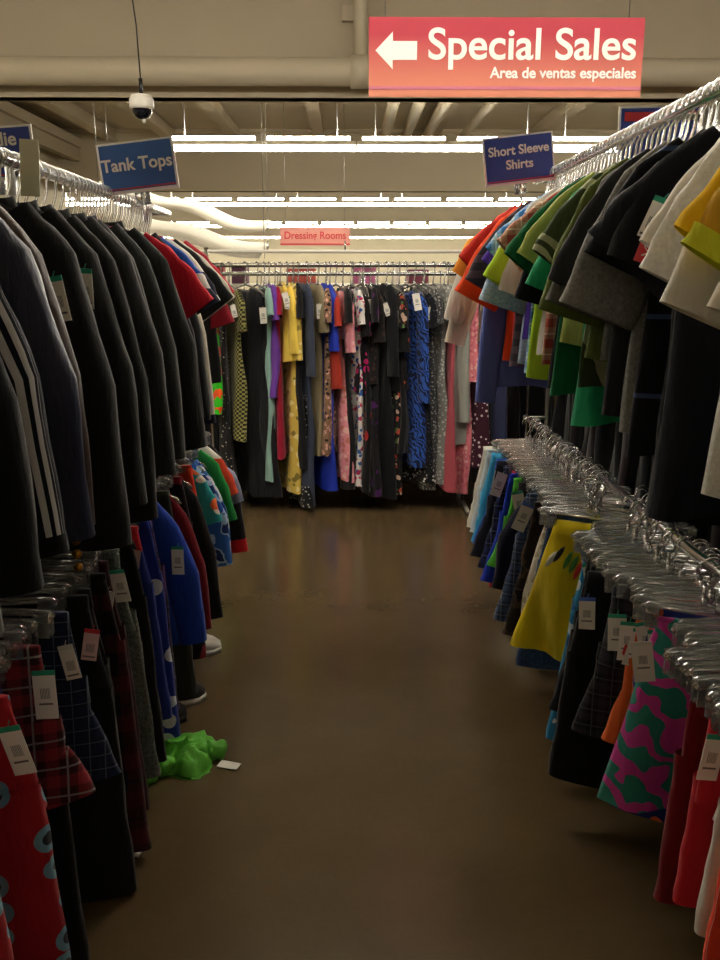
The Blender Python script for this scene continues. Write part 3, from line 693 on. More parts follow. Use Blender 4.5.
LR = [
 (.86, 'shorts', ('solid', '#1D2FA0'), 'plain blue shorts', 'plain blue shorts', {'k': 1.25, 'len': .62, 'dx': .05}),
 (.98, 'shorts', ('block', '#1B2CA8', '#1B2CA8', '#B4E020', -.3, -.62), 'blue shorts with lime hem', 'lime-hem shorts', {'k': 1.3, 'len': .74, 'dx': .0}),
 (1.10, 'shorts', ('solid', '#1F2C9A'), 'second pair of blue shorts', 'second blue shorts', {'k': 1.25, 'len': .70, 'tag': None, 'dx': .03}),
 (1.38, 'pants', ('sidestripe', '#E8401C', '#DAD6CC', .035, .47), 'orange track pants with white side stripe', 'orange track pants', {'k': 1.05, 'len': .48, 'tag': 'g', 'ts': 1.4, 'yaw': 4, 'dx': -.01, 'waist': ('solid', '#E8401C')}),
 (1.48, 'pants', ('solid', '#DAD5CA'), 'white folded pants', 'white pants', {'k': .9, 'len': .46, 'tag': 'g', 'ts': 1.4, 'yaw': 6, 'dx': .0}),
 (1.57, 'pants', ('solid', '#C01A28'), 'bright red pants', 'bright red pants', {'k': .9, 'len': .46, 'tag': 'g', 'ntag': 2, 'ts': 1.4, 'yaw': 6, 'dx': -.02}),
 (1.65, 'pants', ('solid', '#7A101C'), 'dark red pants', 'dark red pants', {'k': .95, 'len': .52, 'tag': None, 'yaw': 4, 'dx': -.02}),
 (1.72, 'shorts', ('floral', '#D8D0C0', '#C2603A', '#4A7A4A', 30), 'cream shorts with small flowers', 'cream floral shorts', {'k': .85, 'len': .40, 'tag': 'g', 'ts': 1.3, 'yaw': 2, 'dx': .04}),
 (1.77, 'shorts', ('solid', '#151518'), 'black twill shorts', 'black twill shorts', {'k': .8, 'len': .42, 'tag': 'b', 'ts': 1.4, 'yaw': 0, 'dx': .05}),
 (1.88, 'skirt', ('leafy', '#2C8276', '#C8409A', 6.5, .48), 'pink and teal leaf print skirt', 'pink-teal skirt', {'k': 1.1, 'len': .48, 'flare': 1.85, 'tag': 'w', 'ts': 1.6, 'yaw': -27}),
 (1.97, 'shorts', ('floral', '#22307C', '#E0602A', '#22307C', 16), 'navy board shorts with orange print', 'navy-orange shorts', {'k': 1.0, 'len': .56, 'tag': None, 'yaw': -24, 'dx': .02}),
 (2.03, 'shorts', ('solid', '#E0662A'), 'orange twill shorts', 'orange twill shorts', {'k': 1.05, 'len': .40, 'tag': 'g', 'ntag': 2, 'ts': 1.4, 'yaw': -15, 'dx': .02}),
 (2.11, 'shorts', ('plaid', '#15151A', '#2E2E36', '#4A4A52', 22), 'black plaid shorts with red label', 'black plaid shorts', {'k': 1.2, 'len': .42, 'ntag': 3, 'tag': 'g', 'ts': 1.5, 'yaw': -12}),
 (2.20, 'pants', ('solid', '#0D0D12'), 'black cropped jeans', 'black cropped jeans', {'k': 1.5, 'len': .62, 'tag': 'b', 'ts': 1.4, 'yaw': -16}),
 (2.29, 'shorts', ('solid', '#0F1017'), 'black denim shorts', 'black denim shorts', {'k': 1.3, 'len': .44, 'tag': None}),
 (2.38, 'shorts', ('solid', '#101014'), 'black cotton shorts', 'black cotton shorts', {'k': 1.25, 'len': .44, 'tag': None}),
 (2.47, 'shorts', ('floral', '#2A86B8', '#D8E4E8', '#1A5A90', 20), 'teal and white floral board shorts', 'teal floral shorts', {'k': 1.08, 'len': .62, 'tag': 'g', 'ts': 1.5}),
 (2.56, 'shorts', ('heather', '#202228', '#33363E'), 'dark charcoal shorts', 'dark charcoal shorts', {'k': 1.0, 'len': .42, 'tag': 'w', 'ts': 1.5, 'dx': .06}),
 (2.71, 'skirt', ('solid', '#E0C818'), 'flared yellow skirt with embroidered leaves', 'yellow skirt', {'k': 1.1, 'len': .46, 'flare': 2.0, 'tag': None, 'yaw': -30, 'dx': -.05}),
 (2.85, 'shorts', ('heather', '#2E4468', '#44608A'), 'blue denim shorts under yellow skirt', 'blue denim shorts', {'k': 1.3, 'len': .54, 'tag': None}),
 (2.94, 'skirt', ('floral', '#C9C2AE', '#A89E84', '#E0DAC8', 34), 'cream lace skirt', 'cream lace skirt', {'k': 1.15, 'len': .46, 'flare': 1.8, 'tag': None, 'yaw': -15}),
 (3.03, 'shorts', ('camo', '#241C18', '#4A3A2C', '#120E0E', 14), 'brown camouflage shorts', 'camouflage shorts', {'k': 1.4, 'len': .50, 'tag': None}),
 (3.12, 'shorts', ('plaid', '#2A3A58', '#4A5C80', '#7E8898', 24), 'slate blue plaid shorts', 'slate plaid shorts', {'k': 1.4, 'len': .5, 'tag': 'b', 'ts': 1.6}),
 (3.22, 'jacket', ('solid', '#10132A'), 'navy hooded jacket with pink trim', 'pink-trim jacket', {'k': .95, 'len': .36, 'sl': .3, 'out': .04, 'collar': ('solid', '#C83A6A'), 'tag': None}),
 (3.31, 'shorts', ('solid', '#121218'), 'plain black shorts', 'plain black shorts', {'k': 1.38, 'len': .44, 'tag': 'g', 'ts': 1.5}),
 (3.39, 'shorts', ('solid', '#54B83A'), 'lime green shorts', 'lime shorts', {'k': 1.42, 'len': .38, 'tag': None}),
 (3.47, 'shorts', ('solid', '#1E3CC0'), 'royal blue athletic shorts', 'royal blue shorts', {'k': 1.44, 'len': .46, 'tag': None}),
 (3.55, 'shorts', ('solid', '#A81C30'), 'crimson shorts', 'crimson shorts', {'k': 1.3, 'len': .50, 'tag': None}),
 (3.63, 'shorts', ('plaid', '#10142A', '#22305C', '#55648C', 18), 'navy check shorts', 'navy check shorts', {'k': 1.42, 'len': .46, 'tag': 'w', 'ts': 1.5}),
 (3.71, 'shorts', ('solid', '#0F1020'), 'midnight blue shorts', 'midnight shorts', {'k': 1.5, 'len': .44, 'tag': None}),
 (3.79, 'shorts', ('solid', '#1F4FA0'), 'cobalt shorts', 'cobalt shorts', {'k': 1.48, 'len': .4, 'tag': 'w', 'ts': 1.3}),
 (3.87, 'pants', ('solid', '#3FA8DC'), 'bright sky blue pants', 'sky blue pants', {'k': 1.5, 'len': .42, 'tag': None}),
 (3.95, 'pants', ('solid', '#C4D4DC'), 'pale icy pants', 'icy pants', {'k': 1.55, 'len': .40, 'tag': None}),
 (4.04, 'pants', ('solid', '#E0DED4'), 'white linen pants, end of rail', 'white linen pants', {'k': 1.6, 'len': .4, 'tag': None}),
]
UL = [(y if y < 2.7 else 2.7 + (y-2.7)*.78, *r) for y, *r in UL]
rail_of(UL, RX_L, ZUL, 1, 'upper left', 'coats and tops on the upper left rail', 'top', 1)
rail_of(LL, RX_L, ZLL, 1, 'lower left', 'pants and tops on the lower left rail', 'clip', 1)
rail_of(UR, RX_R, ZUR, -1, 'upper right', 'shirts on the upper right rail', 'top', 1)
rail_of(LR, RX_R, ZLR, -1, 'lower right', 'shorts on the lower right rail', 'clip', 2)

def find(lab):
    for o in S.objects:
        if o.get('label', '').startswith(lab): return o
# gold buttons, red label, embroidery
g = find('black wool coat with gold')
gold = plain('gold', '#C08A2E', .3, 1)
for k in range(3):
    m = MB(); m.tube([(.262, -.047, -.80-k*.028), (.262, -.055, -.80-k*.028)], .009, 14); m.build('cuff_button', gold, g)
g = find('large black polo')
m = MB(); m.box((0, 0, 0), (.028, .002, .055)); rl = m.build('brand_label', TAGTOP['r'], g, (-.285, -.12, -.36), (0, R(18), R(12)), smooth=False); rl['label'] = 'red hanging label with white mark'
m = MB(); m.tube([(-.004, -.002, -.016), (.006, -.002, -.008), (-.004, -.002, 0), (.006, -.002, .008), (-.004, -.002, .016)], .0016, 6); m.build('label_mark', white_plastic, rl)
m = MB(); m.tube([(-.268, -.11, -.36), (-.23, -.09, -.28), (-.16, -.05, -.19)], .0015, 6); m.build('label_strap', plain('strap', '#7A5A58', .7), g)
g = find('black plaid shorts')
m = MB(); m.box((0, 0, 0), (.032, .003, .03)); m.build('brand_label', TAGTOP['r'], g, (-.12, -.07, -.27), (0, R(15), 0), smooth=False)
g = find('flared yellow skirt')
for (x, z, c, a) in ((-.10, -.225, '#2A2A30', 30), (-.125, -.245, '#D8D4C8', 30), (-.07, -.24, '#4C8A3A', 22), (-.05, -.25, '#4C8A3A', 22), (-.035, -.27, '#C03024', 20)):
    m = MB(); n = 12; m.tube([(0, 0, -.035), (0, 0, -.02), (0, 0, 0), (0, 0, .02), (0, 0, .035)], [(.001, .0015), (.007, .002), (.009, .002), (.007, .002), (.001, .0015)], 10)
    m.build('embroidered_leaf', plain('thread', c, .8), g, (x, -.045, z), (0, R(a), 0))

# ------------------------------------------------------------------ dress rack across the end
DY, DZ = 5.9, 1.615
e = empty('dress_rack', (0, DY, 0)); tag(e, 'long chrome rail of dresses closing off the end of the aisle', 'clothes rack')
m = MB(); m.tube([(-1.25, 0, DZ), (1.2, 0, DZ)], .0145, 12); m.build('rail', chrome, e)
m = MB(); m.tube([(-1.25, .0, DZ+.085), (1.2, .0, DZ+.085)], .011, 12); m.build('top_bar', white_plastic, e)
for x in (-.93, .78, 1.2, -1.25):
    m = MB(); m.tube([(x, 0, .03), (x, 0, DZ+.11)], .014, 10); m.build('post', chrome, e)
    m = MB(); m.tube([(x, -.28, .02), (x, .28, .02)], .015, 8); m.build('foot', steel, e)
for x in (-.53, -.03): 
    m = MB(); m.tube([(x, 0, DZ+.08), (x, 0, DZ+.15)], .006, 8); m.build('sign_peg', chrome, e)

def dx(px): return (px - 350) / 880 * 5.72
D = [
 (211, 'dress', ('camo', '#2FC01E', '#F0561E', '#2FC01E', 7), 'neon green and orange furry costume', 'neon costume', {'len': .86, 'z': -.26, 'y': 75, 'tag': None, 'sl': 0}),
 (221, 'dress', ('dots', '#17161A', '#B8B09A', 40, .2, 1), 'slim black sequined dress', 'slim sequin dress', {'len': 1.48, 'tag': None}),
 (229, 'dress', ('check', '#8E8A50', '#25261C', 70), 'olive and black checked dress', 'olive checked dress', {'len': 1.04, 'y': 62, 'sl': .18, 'tag': 'w'}),
 (245, 'gown', ('solid', '#13141A'), 'wide black gown, longest on the rail', 'wide black gown', {'len': 1.44, 'y': 45, 'flare': 1.3, 'tag': None, 'sl': 0}),
 (257, 'gown', ('solid', '#15161C'), 'black gown with white tag', 'tagged black gown', {'len': 1.42, 'y': 60, 'tag': 'w', 'ts': 1.5, 'sl': 0}),
 (264, 'dress', ('solid', '#8FB4AC'), 'pale mint satin dress', 'mint dress', {'len': 1.32, 'tag': None, 'sl': .1}),
 (269, 'dress', ('solid', '#6A3A9C'), 'short purple dress', 'purple dress', {'len': .75, 'tag': None}),
 (275, 'dress', ('solid', '#9C1434'), 'crimson dress', 'crimson dress', {'len': 1.16, 'sl': .1, 'tag': None, 'y': 80}),
 (280, 'dress', ('solid', '#F2D45A'), 'yellow dress with short sleeves', 'yellow dress', {'len': .52, 'y': 62, 'sl': .34, 'tag': 'w', 'ts': 1.3, 'th': 1.1}),
 (287, 'dress', ('floral', '#D8BC58', '#8C7A3A', '#EADC9C', 20), 'gold and cream floral dress', 'gold floral dress', {'len': 1.40, 'sl': .4, 'y': 68}),
 (293, 'dress', ('solid', '#141418'), 'black dress beside gold floral', 'black sleeved dress', {'len': 1.24, 'tag': None}),
 (298, 'dress', ('solid', '#3A4256'), 'slate blue dress, black speckled skirt', 'slate blue dress', {'len': 1.48, 'sl': .5, 'skirt': ('dots', '#131316', '#A8A8A4', 50, .3, 1), 'tag': None, 'y': 66}),
 (307, 'dress', ('satin', '#8F8468'), 'taupe satin dress with cape sleeve', 'taupe dress', {'len': 1.16, 'y': 58, 'sl': .22, 'tag': None, 'flare': 1.0}),
 (318, 'gown', ('satin', '#1F38B4'), 'royal blue long gown', 'royal blue gown', {'len': 1.38, 'y': 60, 'sl': .34, 'tag': 'w', 'ts': 1.4}),
 (326, 'dress', ('floral', '#8A6A52', '#1F1A1A', '#D8A89A', 36), 'brown leopard print dress', 'leopard dress', {'len': 1.14, 'tag': 'w', 'ts': 1.4}),
 (330, 'dress', ('solid', '#A83426'), 'rust red dress', 'rust dress', {'len': .7, 'tag': None}),
 (336, 'dress', ('floral', '#E0909C', '#E8B8B4', '#C87A70', 26), 'pink dress with short sleeves', 'pink dress', {'len': 1.32, 'y': 64, 'sl': .3, 'tag': None}),
 (343, 'dress', ('block', '#121216', '#C9C8C4', '#121216', -.42, -.47), 'black dress with pale waist band', 'pale-band dress', {'len': 1.38, 'tag': None}),
 (351, 'dress', ('dots', '#151217', '#B81E6A', 16, .36, .5), 'black dress with magenta dots', 'magenta-dot dress', {'len': .72, 'y': 62, 'sl': .2, 'skirt': None, 'tag': 'w'}),
 (353, 'dress', ('floral', '#D8D4D0', '#B02A58', '#2E5AA0', 30), 'multicolour floral maxi dress', 'floral maxi dress', {'len': 1.36, 'tag': None, 'dy': .05}),
 (361, 'dress', ('floral', '#171416', '#3C2A26', '#171416', 30), 'black-brown lace dress', 'brown lace dress', {'len': .66, 'y': 55, 'sl': .26, 'tag': 'w', 'ts': 1.3}),
 (364, 'gown', ('dots', '#101012', '#B01E24', 6, .22, .9), 'black gown with red roses', 'rose gown', {'len': 1.40, 'tag': None, 'sl': 0, 'dy': .05}),
 (371, 'gown', ('floral', '#121016', '#4A1A5C', '#121016', 12), 'black gown with purple panels', 'purple-panel gown', {'len': 1.42, 'tag': None}),
 (378, 'gown', ('solid', '#101118'), 'plain black full-length gown', 'plain black gown', {'len': 1.44, 'y': 62, 'sl': .5, 'tag': 'w', 'ts': 1.2}),
 (387, 'dress', ('dots', '#131316', '#C8502A', 8, .16, 1), 'black dress with orange flower', 'orange-flower dress', {'len': .72, 'y': 58, 'sl': .3, 'tag': 'w', 'ts': 1.5}),
 (393, 'dress', ('floral', '#141416', '#B84A3A', '#C8A898', '#4A6A3A', 26), 'black dress with tiny bright flowers', 'tiny-flower dress', {'len': 1.40, 'tag': None, 'dy': .03, 'y': 72}),
 (400, 'dress', ('solid', '#18181C'), 'black sleeveless dress', 'black sleeveless dress', {'len': 1.14, 'sl': 0, 'tag': None}),
 (406, 'dress', ('leafy', '#2E58B0', '#101A3C', 13, .5), 'blue and black brocade dress', 'blue brocade dress', {'len': 1.22, 'y': 58, 'sl': .62, 'tag': 'w', 'ts': 1.6}),
 (415, 'dress', ('dots', '#101118', '#585E70', 60, .22, 1), 'black sparkly dress with white lace hem', 'lace-hem dress', {'len': 1.26, 'y': 58, 'hem': ('dots', '#15151A', '#C8C8C4', 45, .36, 1), 'tag': None}),
 (424, 'gown', ('dots', '#3E4044', '#9A9A96', 55, .34, 1), 'charcoal sequined gown', 'charcoal sequin gown', {'len': 1.38, 'y': 66, 'tag': 'w'}),
 (434, 'gown', ('dots', '#7C7E7C', '#B8B8B2', 45, .34, 1), 'silver grey lace gown', 'grey lace gown', {'len': 1.34, 'y': 60, 'tag': None, 'th': 1.3}),
 (445, 'dress', ('satin', '#9A9E98'), 'light grey silk dress, long sleeves', 'grey silk dress', {'len': 1.08, 'y': 50, 'sl': .8, 'tag': None}),
 (449, 'dress', ('solid', '#B0505C'), 'dusty rose maxi dress', 'dusty rose dress', {'len': 1.38, 'tag': None, 'dy': .06}),
 (458, 'dress', ('floral', '#D87A88', '#E8B0B0', '#C06070', 34), 'pink lace dress', 'pink lace dress', {'len': 1.42, 'y': 62, 'sl': .5, 'tag': None}),
 (466, 'dress', ('dots', '#3A1628', '#D8C8CC', 30, .26, .9), 'burgundy dress with white dots', 'burgundy dot dress', {'len': 1.22, 'y': 55, 'tag': None, 'flare': 1.4}),
 (478, 'dress', ('solid', '#1A1A22'), 'black dress at the rail end', 'last black dress', {'len': 1.24, 'y': 60, 'tag': None}),
 (492, 'dress', ('solid', '#2A3050'), 'navy dress behind the white blouses', 'navy dress', {'len': 1.24, 'y': 60, 'tag': None}),
]
dkeys = [d[4] for d in D]
for i, d in enumerate(D):
    px, kind, spec, short, key, o = d; o = dict(o)
    yaw = -R(o.get('y', rnd.uniform(74, 86)))
    if not o.get('skirt'): o.pop('skirt', None)
    x = dx(px); z = DZ; o['drop'] = rnd.uniform(-.02, .05)
    ob, name, cat = garment(kind, spec, (x, DY, z), yaw, 1, i*2.1 + 3, o)
    near = f"right of the {dkeys[i-1]}" if i else "at the left end"
    tag(ob, f"{short}, {near}, far dress rail", cat, 'dresses on the far rail')
    hanger('top', (x, DY, z), yaw, f"clear plastic hanger carrying the {key}, far dress rail", 'hangers on the far dress rail')

# neighbouring racks backing on to the aisle racks
for sd, nm in ((-1, 'left'), (1, 'right')):
    e = empty('clothes_rack', (sd*1.52, 0, 0)); tag(e, 'single-rail rack of long dark garments backing on to the %s aisle rack' % nm, 'clothes rack'); Y1 = 4.3 if sd < 0 else 6.5
    m = MB(); m.tube([(0, .4, 1.64), (0, Y1, 1.64)], .0145, 12); m.build('rail', chrome, e)
    for y in (.42, 2.3, Y1-.02):
        m = MB(); m.tube([(0, y, .03), (0, y, 1.64)], .014, 10); m.build('post', chrome, e)
        m = MB(); m.tube([(-.28, y, .02), (.28, y, .02)], .015, 8); m.build('foot', steel, e)
    for i in range(17 if sd < 0 else 26):
        y = .6 + i*.22
        ob, name, cat = garment('coat', ('solid', ['#15161C', '#1A1418', '#101318', '#221A20', '#16181A'][i % 5]), (sd*1.52, y, 1.64), R(55 + (i*29) % 20), 1, i*2.3+90+sd, {'len': 1.4, 'tag': None, 'k': 1.05, 'sl': .62})
        tag(ob, 'long dark coat on the rack behind the %s aisle rack, glimpsed in its gaps' % nm, cat, 'long dark coats behind the %s rack' % nm)
        hanger('top', (sd*1.52, y, 1.64), ob.rotation_euler.z, 'clear hanger carrying a long dark coat behind the %s aisle rack' % nm, 'hangers behind the %s rack' % nm)

# second row of dark dresses on the far side of the rack
e = empty('dress_rack', (0, 6.75, 0)); tag(e, 'second chrome rail behind the dresses, mostly hidden by them', 'clothes rack')
m = MB(); m.tube([(-1.5, 0, 1.56), (1.8, 0, 1.56)], .0145, 12); m.build('rail', chrome, e)
for x in (-1.5, .1, 1.8):
    m = MB(); m.tube([(x, 0, .03), (x, 0, 1.56)], .014, 10); m.build('post', chrome, e)
    m = MB(); m.tube([(x, -.28, .02), (x, .28, .02)], .015, 8); m.build('foot', steel, e)
dark = ['#15161C', '#1A1418', '#101318', '#221A20', '#16181A']
for i in range(26):
    x = -1.4 + i*.122
    ob, name, cat = garment('gown', ('solid', dark[i % 5]), (x, 6.75, 1.56), -R(40 + (i*37) % 30), 1, i*1.9+60, {'len': 1.455, 'k': 1.0, 'tag': None, 'flare': 1.5, 'sl': .2})
    tag(ob, 'dark full-length gown on the second rail, glimpsed between the front dresses', cat, 'dark gowns on the second rail')
    hanger('top', (x, 6.75, 1.56), ob.rotation_euler.z, 'clear hanger carrying a dark gown on the second rail behind the dresses', 'hangers on the second dress rail')

# ------------------------------------------------------------------ signs
FONT = bpy.data.fonts.load('<builtin>') if '<builtin>' in bpy.data.fonts else None
def text(parent, s, size, loc, mat, name='lettering', align='CENTER', bold=.0, xs=1.0):
    c = bpy.data.curves.new(name, 'FONT'); c.body = s; c.size = size; c.align_x = align; c.align_y = 'CENTER'; c.extrude = .001; c.offset = bold
    c.materials.append(mat)
    t = bpy.data.objects.new(name, c); C.objects.link(t)
    dg = bpy.context.evaluated_depsgraph_get(); me = bpy.data.meshes.new_from_object(t.evaluated_get(dg))
    bpy.data.objects.remove(t)
    o = bpy.data.objects.new(name, me); C.objects.link(o); o.parent = parent; o.location = loc; o.rotation_euler = (PI/2, 0, 0); o.scale = (xs, 1, 1)
    return o
sign_white = plain('sign_white', '#F2EEE8', .5)
blue_s = plain('sign_blue', '#2F5FA8', .5); navy_s = plain('sign_navy', '#2A3F94', .5); red_s = plain('sign_red', '#C8333C', .5)
# big hanging sign: red turning to peach towards its lower edge
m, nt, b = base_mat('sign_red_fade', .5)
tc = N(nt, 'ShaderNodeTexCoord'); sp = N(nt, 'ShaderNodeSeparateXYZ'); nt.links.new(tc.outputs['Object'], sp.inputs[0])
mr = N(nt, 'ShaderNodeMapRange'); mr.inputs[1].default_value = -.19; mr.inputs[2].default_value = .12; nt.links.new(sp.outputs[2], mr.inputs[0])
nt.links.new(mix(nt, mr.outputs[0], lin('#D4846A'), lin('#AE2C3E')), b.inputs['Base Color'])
fade = m
SY = 5.5
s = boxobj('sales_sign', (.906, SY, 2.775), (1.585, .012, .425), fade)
tag(s, 'red hanging sign reading Special Sales with a white left arrow', 'sign')
boxobj('sign_stripe', (0, -.008, -.165), (1.585, .004, .018), plain('stripe_pink', '#C46A84', .5), s)
text(s, 'Special Sales', .236, (.15, -.009, .062), sign_white, 'lettering', bold=.0035, xs=1.03)
text(s, 'Area de ventas especiales', .082, (.76, -.009, -.085), sign_white, 'small_lettering', 'RIGHT', bold=.002)
m = MB(); pr = [(-.755, .035), (-.655, .135), (-.655, .085), (-.515, .085), (-.515, -.015), (-.655, -.015), (-.655, -.065)]
n = len(pr); m.add([(x, -.010, z) for x, z in pr] + [(x, -.006, z) for x, z in pr], [tuple(range(n)), tuple(range(n, 2*n))[::-1]] + [(i, i+n, (i+1) % n + n, (i+1) % n) for i in range(n)])
m.build('arrow', sign_white, s, smooth=False)
m = MB()
for x in (-.7, .7): m.tube([(x, 0, .21), (x, 0, 1.425)], .0025, 6)
m.build('hanging_wire', steel, s)

s = boxobj('dressing_rooms_sign', (-.53, 14.0, 2.13), (1.07, .015, .27), plain('sign_dusty', '#D89084', .5))
tag(s, 'faded pink hanging sign reading Dressing Rooms above the dress rail', 'sign')
text(s, 'Dressing Rooms', .155, (0, -.010, .01), red_s, 'lettering', bold=.003, xs=.92)
boxobj('sign_border', (0, -.010, -.115), (1.07, .004, .02), red_s, s)
m = MB()
for x in (-.45, .45): m.tube([(x, 0, .13), (x, 0, 2.06)], .003, 6)
m.build('hanging_wire', steel, s)

def rail_sign(name, loc, w, h, roll, yaw, col, lines, size, label, post):
    s = boxobj(name, loc, (w, .006, h), sign_white); s.rotation_euler = (0, roll, yaw); tag(s, label, 'sign', 'blue rail signs')
    boxobj('sign_print', (0, -.004, .002), (w-.016, .003, h-.018), col, s)
    boxobj('sign_stripe', (0, -.0062, -h/2+.016), (w-.016, .002, .004), red_s, s)
    for i, t in enumerate(lines):
        text(s, t, size, (0, -.0075, (len(lines)-1)*size*.55 - i*size*1.1 + .008), sign_white, 'lettering', bold=.0011)
    m = MB(); m.box((0, .006, -h/2-.01), (.05, .006, .06)); m.tube([(0, .006, -h/2), (0, .006, -post)], .006, 8); m.build('sign_holder', clear, s)
    return s
rail_sign('tank_tops_sign', (-.71, 3.12, 1.905), .262, .165, -R(6), R(-4), blue_s, ['Tank Tops'], .056, 'blue sign reading Tank Tops above the upper left rail', .18)
rail_sign('short_sleeve_sign', (.69, 3.78, 2.01), .295, .19, -R(7), R(6), navy_s, ['Short Sleeve', 'Shirts'], .050, 'blue sign reading Short Sleeve Shirts above the upper right rail', .26)
rail_sign('hoodie_jackets_sign', (-1.11, 2.9, 1.915), .27, .16, -R(4), R(0), navy_s, ['Hoodie', 'Jackets'], .056, 'blue sign reading Hoodie Jackets, cut off behind the upper left rail', .12)
s = rail_sign('blue_rail_sign', (1.10, 3.3, 2.03), .3, .2, -R(1), R(0), navy_s, [], .05, 'blue sign with a red band, half hidden behind the upper right hangers', .3)
boxobj('red_band', (0, -.0062, .065), (.26, .002, .03), red_s, s)
tagc = MB(); tagc.box((0, 0, 0), (.046, .003, .13)); o = tagc.build('size_divider', plain('divider', '#C8C4A4', .5), None, (-.765, 2.23, 1.80), (0, R(3), 0), smooth=False)
tag(o, 'tall pale size divider card clipped on the upper left rail', 'divider')

# ------------------------------------------------------------------ security dome camera
e = empty('security_camera', (-1.45, 6.6, 2.72)); tag(e, 'white dome security camera hanging on a thin black stem from the ceiling', 'security camera')
def lathe(pr, n=24):
    m = MB(); vs = []; fs = []
    for i, (r_, z) in enumerate(pr):
        for k in range(n): a = 2*PI*k/n; vs.append((r_*math.cos(a), r_*math.sin(a), z))
    for i in range(len(pr)-1):
        for k in range(n): fs.append((i*n+k, i*n+(k+1) % n, (i+1)*n+(k+1) % n, (i+1)*n+k))
    fs.append(tuple(range(n))); fs.append(tuple((len(pr)-1)*n+k for k in range(n))); m.add(vs, fs); return m
lathe([(.03, .06), (.07, .05), (.085, .02), (.085, -.03), (.075, -.04)]).build('housing', white_plastic, e)
lathe([(.068, -.03), (.066, -.06), (.05, -.09), (.02, -.105), (.001, -.108)]).build('dome', plain('smoked_dome', '#14161E', .1), e)
m = MB(); m.tube([(0, 0, .05), (0, 0, .16)], .014, 8); m.tube([(0, 0, .16), (-.01, 0, .5), (-.05, 0, .9), (-.03, 0, 1.48)], .005, 6); m.build('stem', black_plastic, e)
m = MB(); m.tube([(.01, 0, -.10), (.01, 0, -.13)], .012, 8); m.build('status_light', white_plastic, e)

# ------------------------------------------------------------------ draped white banners beyond the left rack
for i, (x0, z0, x1, z1, sag, y, lab) in enumerate(((-2.6, 2.15, -.9, 1.72, .10, 9.6, 'white draped ceiling banner sagging beyond the left rack, lower one'), (-2.9, 2.6, -1.0, 2.05, .16, 11.2, 'white draped ceiling banner sagging beyond the left rack, upper one'))):
    m = MB(); n = 24; vs = []
    for k in range(n+1):
        t = k/n; x = lerp(x0, x1, t); z = lerp(z0, z1, t) - sag*4*t*(1-t)*(.6 + .4*math.sin(t*9))
        for (yy, dz) in ((-.5, 0), (.5, .18), (.5, .172), (-.5, -.008)): vs.append((x, yy, z+dz))
    fs = [(k*4+j, k*4+(j+1) % 4, (k+1)*4+(j+1) % 4, (k+1)*4+j) for k in range(n) for j in range(4)] + [(0, 1, 2, 3), (n*4, n*4+3, n*4+2, n*4+1)]
    m.add(vs, fs); o = m.build('ceiling_banner', fabric(('solid', '#EFEBDD')), None, (0, y, 0)); tag(o, lab, 'banner')
    m = MB()
    for x, z in ((x0, z0), (x1, z1)): m.tube([(x, 0, z), (x, 0, 4.2)], .004, 6)
    m.build('hanging_wire', steel, o)

# ------------------------------------------------------------------ far shelf with cartons beyond the dresses
e = empty('display_shelf', (-.2, 9.4, 0)); tag(e, 'long pale shelf of goods seen over the dress rail', 'shelf')
for z in (.4, .95, 1.45): boxobj('shelf_board', (0, 0, z), (4.4, .5, .03), white_plastic, e)
for x in (-2.2, -.7, .7, 2.2): boxobj('upright', (x, .24, .82), (.05, .04, 1.62), white_plastic, e)
for i, (x, w, h, c, lab) in enumerate(((-1.17, .15, .19, '#B02A30', 'red carton'), (-.93, .16, .18, '#5A3048', 'plum carton'), (-.3, .3, .15, '#C05A50', 'flat coral box'), (.35, .24, .16, '#C870A0', 'pink carton'), (.9, .22, .14, '#8A4A60', 'mauve carton'), (1.3, .2, .18, '#D0C8B0', 'cream carton'))):
    o = empty('carton', (-.2+x, 9.36, 1.465)); tag(o, lab + ' on the top of the far pale shelf', 'box', 'cartons on the far shelf')
    boxobj('box_body', (0, 0, h/2), (w, .2, h), plain('carton_'+c[1:], c, .7), o, bevel=.004)
    boxobj('box_lid', (0, 0, h+.006), (w+.008, .208, .012), plain('lid', '#D8D0C0', .6), o)

# ------------------------------------------------------------------ things on the floor
def crumple(name, loc, rx, ry, h, mat, seed, n=46):
    m = MB(); vs = []; fs = []
    for side in (1, 0):
        for i in range(n):
            r_ = i/(n-1)
            for k in range(n*2):
                a = 2*PI*k/(n*2)
                rr = 1 + .28*noise.noise(Vector((math.cos(a)*1.8+seed, math.sin(a)*1.8, seed))) + .12*math.sin(3*a+seed) + .08*math.sin(5*a)
                x = rx*r_*rr*math.cos(a); y = ry*r_*rr*math.sin(a)
                p = Vector((x*11+seed, y*11, seed)); ridge = 1 - abs(noise.noise(p))*2.2; ridge2 = 1 - abs(noise.noise(p*2.1+Vector((4, 2, 0))))*2
                z = h*(max(.0, 1 - r_**4))**.5 * (.35 + .5*ridge + .28*ridge2) if side else 0
                vs.append((x + (.014*ridge2 if side else 0), y, max(z, 0.004) if side else .001))
    K = n*2
    for s_ in (0, 1):
        o = s_*n*K
        for i in range(n-1):
            for k in range(K):
                f = (o+i*K+k, o+i*K+(k+1) % K, o+(i+1)*K+(k+1) % K, o+(i+1)*K+k); fs.append(f if s_ else f[::-1])
    for k in range(K): fs.append(((n-1)*K+k, (n-1)*K+(k+1) % K, n*K+(n-1)*K+(k+1) % K, n*K+(n-1)*K+k))
    m.add(vs, fs); return m.build(name, mat, None, loc)
gt = crumple('green_top', (-.56, 2.62, 0), .125, .12, .075, fabric(('satin', '#5FB43A')), 3.3)
tag(gt, 'crumpled bright green top dropped on the floor by the left rack', 'top')
